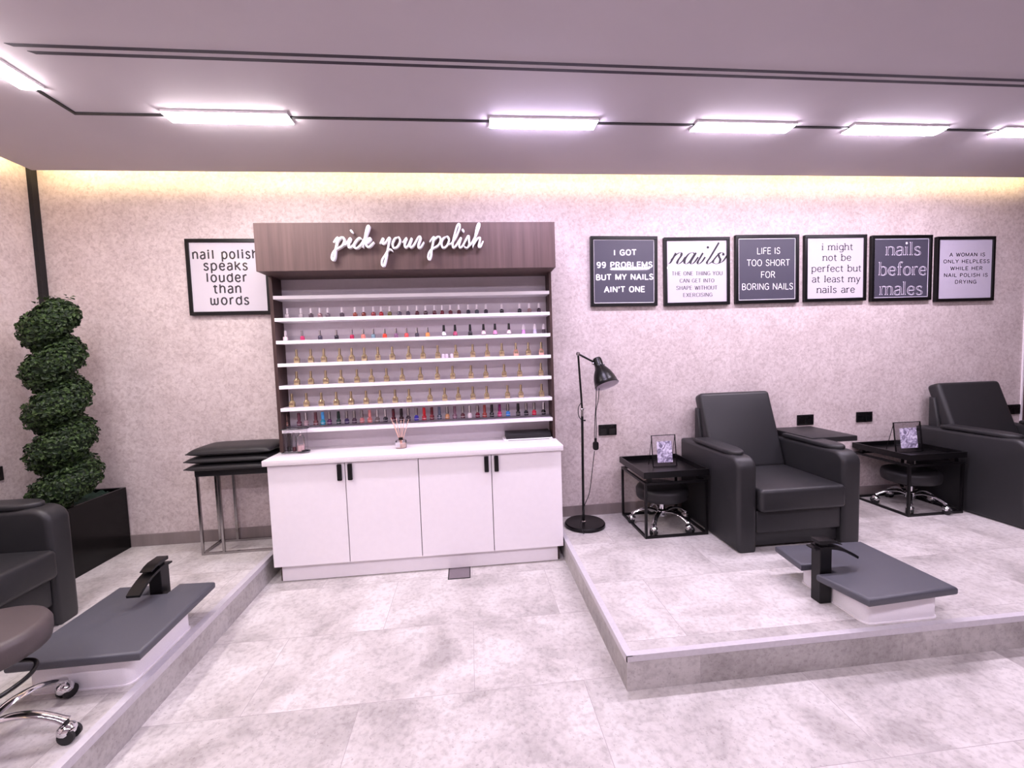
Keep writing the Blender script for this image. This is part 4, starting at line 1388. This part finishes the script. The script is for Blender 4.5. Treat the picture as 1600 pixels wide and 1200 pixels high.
def make_stool(label, seat_h, R=0.185, base=0.235, rot=0.0, lever=False, loc=(0, 0, 0)):
    t = thing('rolling_stool', label, 'stool', loc, 0, 'rolling pedicure stools')
    g = G().lathe([(0, seat_h - 0.09), (R * 0.9, seat_h - 0.09), (R * 0.97, seat_h - 0.082), (R, seat_h - 0.055), (R, seat_h - 0.025), (R * 0.95, seat_h - 0.006), (R * 0.85, seat_h), (0, seat_h + 0.006)], 40)
    obj('seat', g, M['leather_dark'] if not lever else M['leather_brown'], t, 50)
    obj('seat_plate', G().box(-0.08, 0.08, -0.06, 0.06, seat_h - 0.12, seat_h - 0.09), M['black'], t)
    hub = 0.105
    g = G().lathe([(0, hub - 0.03), (0.034, hub - 0.03), (0.036, hub + 0.012), (0.026, hub + 0.02)], 20)
    if seat_h > 0.3:
        g.lathe([(0.022, hub), (0.022, (seat_h - 0.12) * 0.6), (0.014, (seat_h - 0.12) * 0.6), (0.014, seat_h - 0.12)], 16)
    else:
        g.lathe([(0.022, hub), (0.022, seat_h - 0.12)], 16)
    obj('column', g, M['chrome'], t, 40)
    for k in range(5):
        a = rot + 2 * PI * k / 5
        d = Vector((math.cos(a), math.sin(a), 0))
        Lp = [d * 0.025 + Vector((0, 0, hub - 0.004)), d * (base * 0.35) + Vector((0, 0, hub + 0.014)), d * (base * 0.62) + Vector((0, 0, hub + 0.010)), d * (base * 0.86) + Vector((0, 0, hub - 0.012)), d * base + Vector((0, 0, hub - 0.032))]
        g = G().tube([tuple(p) for p in crom(Lp, 4)], [0.017] * 10 + [0.016] * 5 + [0.018, 0.020], 10, flat=0.6)
        leg = obj('leg', g, M['chrome'], t, 50)
        c = d * base
        n = Vector((-d.y, d.x, 0))
        obj('caster_fork', G().tube([tuple(c + Vector((0, 0, 0.026))), tuple(c + Vector((0, 0, hub - 0.03)))], 0.008, 8), M['rubber'], leg, 40)
        obj('caster_hood', G().ball(tuple(c + Vector((0, 0, 0.042))), 0.029, 14, (1, 1, 0.85)), M['chrome'], leg, 60)
        for s in (-1, 1):
            g = G()
            m = Matrix.Translation(c + d * 0.006 + n * (0.016 * s) + Vector((0, 0, 0.026))) @ Vector((0, 0, 1)).rotation_difference(n).to_matrix().to_4x4()
            g.lathe([(0, -0.008), (0.020, -0.008), (0.026, -0.005), (0.026, 0.005), (0.020, 0.008), (0, 0.008)], 18, m)
            obj('caster_wheel', g, M['rubber'], leg, 40)
    if lever:
        pts = crom([(0.10, 0.02, seat_h - 0.115), (R * 0.95, 0.01, seat_h - 0.118), (R * 1.12, -0.06, seat_h - 0.128), (R * 1.0, -0.17, seat_h - 0.132), (R * 0.4, -0.24, seat_h - 0.132)], 5)
        obj('lever', G().tube([tuple(p) for p in pts], 0.007, 8), M['black'], t, 50)
    return t


make_stool('low black rolling stool under the side table beside floor lamp', 0.300, 0.185, 0.215, math.radians(159), loc=(1.385, 3.06, HP))
make_stool('low black rolling stool under the side table between armchairs', 0.300, 0.185, 0.215, math.radians(150), loc=(3.43, 3.07, HP))
make_stool('brown grey rolling stool with chrome star base at the lower left edge', 0.425, 0.195, 0.25, math.radians(5), True, loc=(-1.695, 1.575, HP))

# acrylic card holders standing in the trays


def card_holder(x, y, z, w, h, rz, label):
    t = thing('card_holder', label, 'card holder', (x, y, z), rz, 'clear card holders on the side tables')
    tilt = Matrix.Rotation(math.radians(-7), 4, 'X')
    a = w / 2
    b = 0.005
    g = G()
    for q in ((-a, -a + b, 0.002, h), (a - b, a, 0.002, h), (-a + b, a - b, h - b, h), (-a + b, a - b, 0.002, 0.002 + b)):
        g.box(q[0], q[1], -0.004, 0.004, q[2], q[3], 0, 1, tilt)
    obj('frame', g, M['black_satin'], t)
    obj('pane', G().box(-a + b, a - b, -0.001, 0.001, 0.007, h - b, 0, 1, tilt), M['clear'], t)
    obj('card', G().box(-a * 0.58, a * 0.66, -0.0018, -0.0012, h * 0.14, h * 0.80, 0, 1, tilt), M['card'], t)
    for s in (-1, 1):
        obj('strut', G().tube([(s * (a - 0.004), h * 0.11, h * 0.97), (s * (a - 0.004), 0.085, 0.002)], 0.0022, 6), M['black_satin'], t)
    return t


# a pale marbled card
m = bpy.data.materials.new('marbled_card')
m.use_nodes = True
nt = m.node_tree
tc = N(nt, 'ShaderNodeTexCoord')
nz = N(nt, 'ShaderNodeTexNoise')
nz.inputs['Scale'].default_value = 26
nz.inputs['Detail'].default_value = 3
nz.inputs['Distortion'].default_value = 1.6
nt.links.new(tc.outputs['Object'], nz.inputs['Vector'])
nt.links.new(ramp(nt, nz.outputs['Fac'], [(0.36, lin((112, 104, 128))), (0.5, lin((186, 178, 204))), (0.62, lin((228, 222, 238)))]), nt.nodes['Principled BSDF'].inputs['Base Color'])
nt.nodes['Principled BSDF'].inputs['Roughness'].default_value = 0.5
M['card'] = m
TZ = HP + 0.436
card_holder(1.413, 3.06, TZ, 0.186, 0.236, 0.0, 'clear card holder with marbled card on the table beside floor lamp')
card_holder(3.405, 3.06, TZ, 0.235, 0.238, 0.0, 'clear card holder with marbled card on the table between armchairs')

# ================================================================ floor lamp
LX, LY = 0.823, 3.15
t = thing('floor_lamp', 'black floor lamp with round base and bell shade beside the cabinet', 'floor lamp', (LX, LY, HP))
mt = Matrix.Translation((LX, LY, HP))
part('base', G().lathe([(0, 0), (0.146, 0), (0.150, 0.004), (0.150, 0.020), (0.144, 0.028), (0.03, 0.033), (0, 0.033)], 48, mt), M['black_satin'], t)
px = 0.812
part('collar', G().lathe([(0.019, 0.030), (0.019, 0.036), (0.012, 0.040)], 16, Matrix.Translation((px, LY, HP))), M['steel'], t)
part('pole', G().tube([(px, LY, HP + 0.03), (px + 0.008, LY, 0.985)], 0.0095, 12), M['black'], t)
tp = Vector((0.800, LY, 1.447))
j0 = Vector((px + 0.008, LY, 0.985))
j1 = Vector((px + 0.009, LY, 1.045))
k = part('clamp', G().tube([j0, j1], 0.0085, 12).ball((j1.x, LY, 1.035), 0.0125, 12).tube([(j1.x, LY, 1.035), (j1.x + 0.024, LY - 0.004, 1.042)], 0.004, 8), M['steel'], t)
part('clamp_knob', G().tube([(px + 0.008, LY, 0.955), (px + 0.028, LY, 0.953)], 0.0045, 8).ball((px + 0.028, LY, 0.953), 0.007, 8), M['black'], t)
part('upper_pole', G().tube([j1, tp], 0.0075, 12), M['black'], t)
part('elbow_joint', G().ball(tp, 0.0155, 14).tube([tp + Vector((-0.003, -0.016, 0)), tp + Vector((-0.003, 0.016, 0))], 0.009, 10), M['steel'], t)
D = Vector((0.20, -0.42, -0.885)).normalized()
oc = Vector((1.003, 3.12, 1.208))       # centre of the opening
neck = oc - D * 0.185
rim_m = Matrix.Translation(oc) @ Vector((0, 0, -1)).rotation_difference(D).to_matrix().to_4x4()
ae = neck - Vector((0.012, -0.02, 0.0))
part('arm', G().tube([tp, ae], 0.0075, 10), M['black'], t)
outer = [(0.0905, 0.0), (0.0915, 0.004), (0.0885, 0.006), (0.085, 0.030), (0.078, 0.065), (0.066, 0.100), (0.050, 0.130), (0.037, 0.150), (0.033, 0.165), (0.0335, 0.215), (0.028, 0.226), (0, 0.228)]
inner = [(0.0905, 0.0), (0.0865, 0.004), (0.083, 0.030), (0.076, 0.065), (0.064, 0.100), (0.048, 0.128), (0.0, 0.146)]
sh = part('lamp_shade', G().lathe(outer, 40, rim_m), M['black_satin'], t, 50)
part('shade_lining', G().lathe(inner, 40, rim_m), M['lamp_inner'], sh, 50)['label'] = 'white lining of the shade'
for q in range(5):
    a = 2 * PI * q / 5
    g = G()
    g.box(-0.002, 0.002, 0.030, 0.036, 0.172, 0.210, 0, 1, rim_m @ Matrix.Rotation(a, 4, 'Z'))
    part('vent_rib', g, M['black'], sh)
part('bulb', G().ball(oc - D * 0.07, 0.028, 14), M['white'], sh)
g = G()
n1 = neck + Vector((-0.040, 0, -0.002)); n2 = neck + Vector((0.040, 0, -0.012))
g.tube([n1, n2], 0.006, 8)
g.ball(n1, 0.010, 10).ball(n2, 0.010, 10)
part('shade_bracket', g, M['steel'], t)
sw = Vector((0.912, 3.13, 0.765))
cg = G()
cg.tube([tuple(p) for p in crom([neck + Vector((-0.02, 0.02, -0.01)), (0.925, 3.13, 1.16), (0.912, 3.13, 0.98), (0.905, 3.13, 0.86), tuple(sw + Vector((-0.006, 0, 0.05)))], 6)], 0.003, 6)
cg.tube([tuple(p) for p in crom([(0.944, 3.12, 1.19), (0.938, 3.13, 1.10), (0.920, 3.13, 1.02), (0.920, 3.13, 0.90), tuple(sw + Vector((0.003, 0, 0.05)))], 6)], 0.003, 6)
cg.tube([tuple(p) for p in crom([tuple(sw - Vector((0.01, 0, 0.04))), (0.885, 3.13, 0.60), (0.855, 3.12, 0.42), (0.81, 3.10, 0.33), (0.78, 3.07, 0.25), (0.762, 3.05, HP + 0.034), (0.765, 3.015, HP + 0.026), (0.772, 2.992, HP + 0.003)], 6)], 0.003, 6)
cg.tube([tuple(p) for p in crom([(px + 0.004, LY - 0.005, 1.09), (px - 0.022, LY - 0.01, 1.05), (px - 0.020, LY - 0.01, 0.99), (px + 0.003, LY - 0.007, 0.955)], 6)], 0.003, 6)
part('cord', cg, M['rubber'], t)
part('cord_switch', G().prism(rrect(-0.021, 0.021, -0.034, 0.030, 0.016, 4), 'y', -0.011, 0.011, 0.003, 2, Matrix.Translation(sw)).tube([tuple(sw + Vector((0, 0, 0.028))), tuple(sw + Vector((0, 0, 0.055)))], 0.010, 8), M['black_satin'], t)

# ================================================================ wall sockets
SOCK = [((935, 664), (963, 680), 'black double wall socket beside the floor lamp'), ((1244, 648), (1271, 663.5), 'black double wall socket just behind the middle armchair side tray'),
        ((1336, 644), (1363, 659.5), 'black double wall socket above the table between armchairs'), ((1580, 630), (1606, 650), 'black wall socket at the right end of the back wall')]
for a, b, lab in SOCK:
    A = on_y(*a, YW); B = on_y(*b, YW)
    cx, cz, w, h = (A.x + B.x) / 2, 0.836, 0.146, 0.086
    if cx + w / 2 > XR - 0.014:
        cx = XR - 0.014 - w / 2 - 0.004
    t = thing('wall_socket', lab, 'socket', (cx, YW, cz), 0, 'black sockets on the walls')
    part('plate', G().box(cx - w / 2, cx + w / 2, YW - 0.010, YW, cz - h / 2, cz + h / 2, 0.003, 2), M['black_satin'], t)
    for s in (-1, 1):
        part('socket_face', G().box(cx + s * 0.036 - 0.026, cx + s * 0.036 + 0.026, YW - 0.0125, YW - 0.009, cz - 0.034, cz + 0.012, 0.001, 1), M['black_gloss'], t)
        part('switch', G().box(cx + s * 0.036 - 0.010, cx + s * 0.036 + 0.010, YW - 0.0135, YW - 0.009, cz + 0.018, cz + 0.034, 0.001, 1), M['black'], t)
t = thing('wall_socket', 'black wall socket on the left wall, cut by the left edge', 'socket', (XL, 2.90, 0.83), 0, 'black sockets on the walls')
part('plate', G().box(XL, XL + 0.010, 2.83, 2.965, 0.787, 0.874, 0.003, 2), M['black_satin'], t)
part('switch', G().box(XL + 0.009, XL + 0.0135, 2.86, 2.89, 0.82, 0.85, 0.001, 1), M['black'], t)

# ================================================================ bench with three cushions
bx0, bx1, by0, by1 = -1.872, -1.386, 3.105, 3.335
t = thing('console_bench', 'narrow chrome framed bench with dark top beside the white cabinet', 'bench', ((bx0 + bx1) / 2, (by0 + by1) / 2, HP))
part('top', G().box(bx0, bx1 + 0.03, by0, by1, 0.702, 0.748, 0.003, 2), M['leather_dark'], t)
b = 0.015
for x, y in ((bx0 + 0.004, by0 + 0.002), (bx0 + 0.140, by0 + 0.002), (bx1 - b, by0 + 0.002), (bx0 + 0.004, by1 - b - 0.002), (bx0 + 0.125, by1 - b - 0.002), (bx1 - b, by1 - b - 0.002)):
    part('leg', G().box(x, x + b, y, y + b, HP + b, 0.702), M['steel'], t)
for z, nme in ((HP, 'floor_rail'),):
    g = G().box(bx0 + 0.004, bx1, by0 + 0.002, by0 + 0.002 + b, z, z + b).box(bx0 + 0.004, bx1, by1 - b - 0.002, by1 - 0.002, z, z + b)
    g.box(bx0 + 0.004, bx0 + 0.004 + b, by0 + 0.002 + b, by1 - b - 0.002, z, z + b)
    part(nme, g, M['steel'], t)
zc = 0.748
for k, (x0, x1, h, lab) in enumerate(((-1.890, -1.352, 0.050, 'flat black seat cushion on the bench, lowest of the stack'), (-1.888, -1.350, 0.050, 'flat black seat cushion in the middle of the stack'),
                                      (-1.872, -1.345, 0.060, 'flat black seat cushion on top of the stack'))):
    n = 19
    y0, y1 = 3.03, 3.335
    t = thing('seat_cushion', lab, 'cushion', ((x0 + x1) / 2, (y0 + y1) / 2, zc), 0, 'black cushions stacked on the bench')
    g = G()
    mz = 0.022
    # pillow-edged slab: thick in the middle, pinched to a seam at its rim
    top, bot = [], []
    for j in range(n):
        v = math.sin(PI / 2 * (-1 + 2 * j / (n - 1)))
        rt, rb = [], []
        for i in range(n):
            u = math.sin(PI / 2 * (-1 + 2 * i / (n - 1)))
            f = math.sqrt(max(0, 1 - abs(u) ** 7)) * math.sqrt(max(0, 1 - abs(v) ** 6))
            x = (x0 + x1) / 2 + u * (x1 - x0) / 2
            y = (y0 + y1) / 2 + v * (y1 - y0) / 2
            edge = i in (0, n - 1) or j in (0, n - 1)
            a = g.bm.verts.new((x, y, zc + mz + (h - mz) * f))
            rt.append(a)
            rb.append(a if edge else g.bm.verts.new((x, y, zc + mz - mz * f)))
        top.append(rt)
        bot.append(rb)
    for j in range(n - 1):
        for i in range(n - 1):
            g.bm.faces.new((top[j][i], top[j][i + 1], top[j + 1][i + 1], top[j + 1][i]))
            g.bm.faces.new((bot[j][i], bot[j + 1][i], bot[j + 1][i + 1], bot[j][i + 1]))
    part('cushion_cover', g, M['leather_dark'], t, 60)
    rim = [(x0, y0), (x1, y0), (x1, y1), (x0, y1), (x0, y0)]
    part('piping', G().tube([(x, y, zc + mz) for x, y in rim], 0.0035, 6), M['leather_dark'], t)
    zc += h + 0.0005

# ================================================================ planter with spiral topiary
px0, px1, py0, py1 = -2.885, -2.483, 2.66, 3.345
PT = 0.600
t = thing('planter', 'tall black glossy planter box in the left corner', 'planter', ((px0 + px1) / 2, (py0 + py1) / 2, HP))
g = G()
w = 0.018
g.box(px0, px1, py0, py0 + w, HP, PT).box(px0, px1, py1 - w, py1, HP, PT).box(px0, px0 + w, py0 + w, py1 - w, HP, PT).box(px1 - w, px1, py0 + w, py1 - w, HP, PT)
g.box(px0 + w, px1 - w, py0 + w, py1 - w, HP, HP + 0.02)
part('box', g, M['planter'], t)
g = G()
n = 22
rows = []
for j in range(n):
    r = []
    for i in range(n):
        x = px0 + w + (px1 - px0 - 2 * w) * i / (n - 1)
        y = py0 + w + (py1 - py0 - 2 * w) * j / (n - 1)
        r.append(g.bm.verts.new((x, y, PT - 0.022 + random.uniform(-0.014, 0.016))))
    rows.append(r)
for j in range(n - 1):
    for i in range(n - 1):
        g.bm.faces.new((rows[j][i], rows[j][i + 1], rows[j + 1][i + 1], rows[j + 1][i]))
m_ = part('moss', g, M['moss'], t, 80)

AXX, AXY = -2.545, 2.97
rnd = random.Random(11)
root = thing('spiral_topiary', 'dark green spiral boxwood topiary growing from the black planter', 'topiary', (AXX, AXY, PT - 0.02))
part('stem', G().tube([(AXX, AXY, PT - 0.03), (AXX + 0.01, AXY, 1.1), (AXX, AXY, 1.80)], [0.02, 0.018, 0.012], 10), M['bark'], root)
core = G()
leaves = G()
Z0, Z1 = PT + 0.07, 1.80
TURNS = 4.5
PH0 = math.radians(205)


def helix(s):
    """centre and tube radius of the clipped spiral at 0..1"""
    a = PH0 + 2 * PI * TURNS * s
    rad = 0.072 - 0.024 * s
    return Vector((AXX + rad * math.cos(a), AXY + rad * math.sin(a), Z0 + (Z1 - Z0) * s)), 0.104 - 0.014 * s


cp = [helix(i / 120) for i in range(121)]
core.tube([c for c, r in cp], [r * 0.80 for c, r in cp], 12)
core.ball(cp[-1][0] + Vector((0, 0, -0.01)), cp[-1][1] * 0.85, 12).ball(cp[0][0], cp[0][1] * 0.9, 12)
part('inner_growth', core, M['leaf2'], root, 60)


def leaf(g, p, nrm, size):
    """one small folded boxwood leaf"""
    n = (nrm + Vector((rnd.uniform(-.7, .7), rnd.uniform(-.7, .7), rnd.uniform(-.5, .8)))).normalized()
    t = Vector((rnd.uniform(-1, 1), rnd.uniform(-1, 1), rnd.uniform(-1, 1)))
    t = (t - n * t.dot(n)).normalized()
    s = n.cross(t)
    L, W = size, size * 0.34
    f = n * size * 0.16
    a = g.bm.verts.new(p - t * L * .5)
    b = g.bm.verts.new(p + s * W + f)
    c = g.bm.verts.new(p + t * L * .5)
    d = g.bm.verts.new(p - s * W + f)
    mi = 0 if rnd.random() < 0.55 else 1
    g.bm.faces.new((a, b, c)).material_index = mi
    g.bm.faces.new((a, c, d)).material_index = mi


for k in range(21000):
    s = rnd.random()
    c, r = helix(s)
    c2, _ = helix(min(1.0, s + 0.005))
    c1, _ = helix(max(0.0, s - 0.005))
    tg = (c2 - c1).normalized()
    u = tg.cross(Vector((0, 0, 1))).normalized()
    v = u.cross(tg)
    a = rnd.uniform(0, 2 * PI)
    d = u * math.cos(a) + v * math.sin(a)
    bump = 1.0 + 0.07 * math.sin(9 * a + 60 * s) + rnd.uniform(-0.16, 0.07)
    leaf(leaves, c + d * (r * bump), d, rnd.uniform(0.018, 0.030))
for e, (c, r) in ((1, cp[-1]), (0, cp[0])):
    for k in range(900):
        d = Vector((rnd.gauss(0, 1), rnd.gauss(0, 1), rnd.gauss(0, 1))).normalized()
        leaf(leaves, c + d * (r * rnd.uniform(0.85, 1.06)), d, rnd.uniform(0.018, 0.030))
for k in range(60):      # stray shoots at the top left
    c = cp[-1][0] + Vector((rnd.uniform(-0.11, 0.08), rnd.uniform(-.06, .06), cp[-1][1] * 0.9 + rnd.uniform(-0.04, 0.03)))
    leaf(leaves, c, Vector((0, 0, 1)), rnd.uniform(0.022, 0.034))
o = part('foliage', leaves, [M['leaf'], M['leaf2']], root, None)
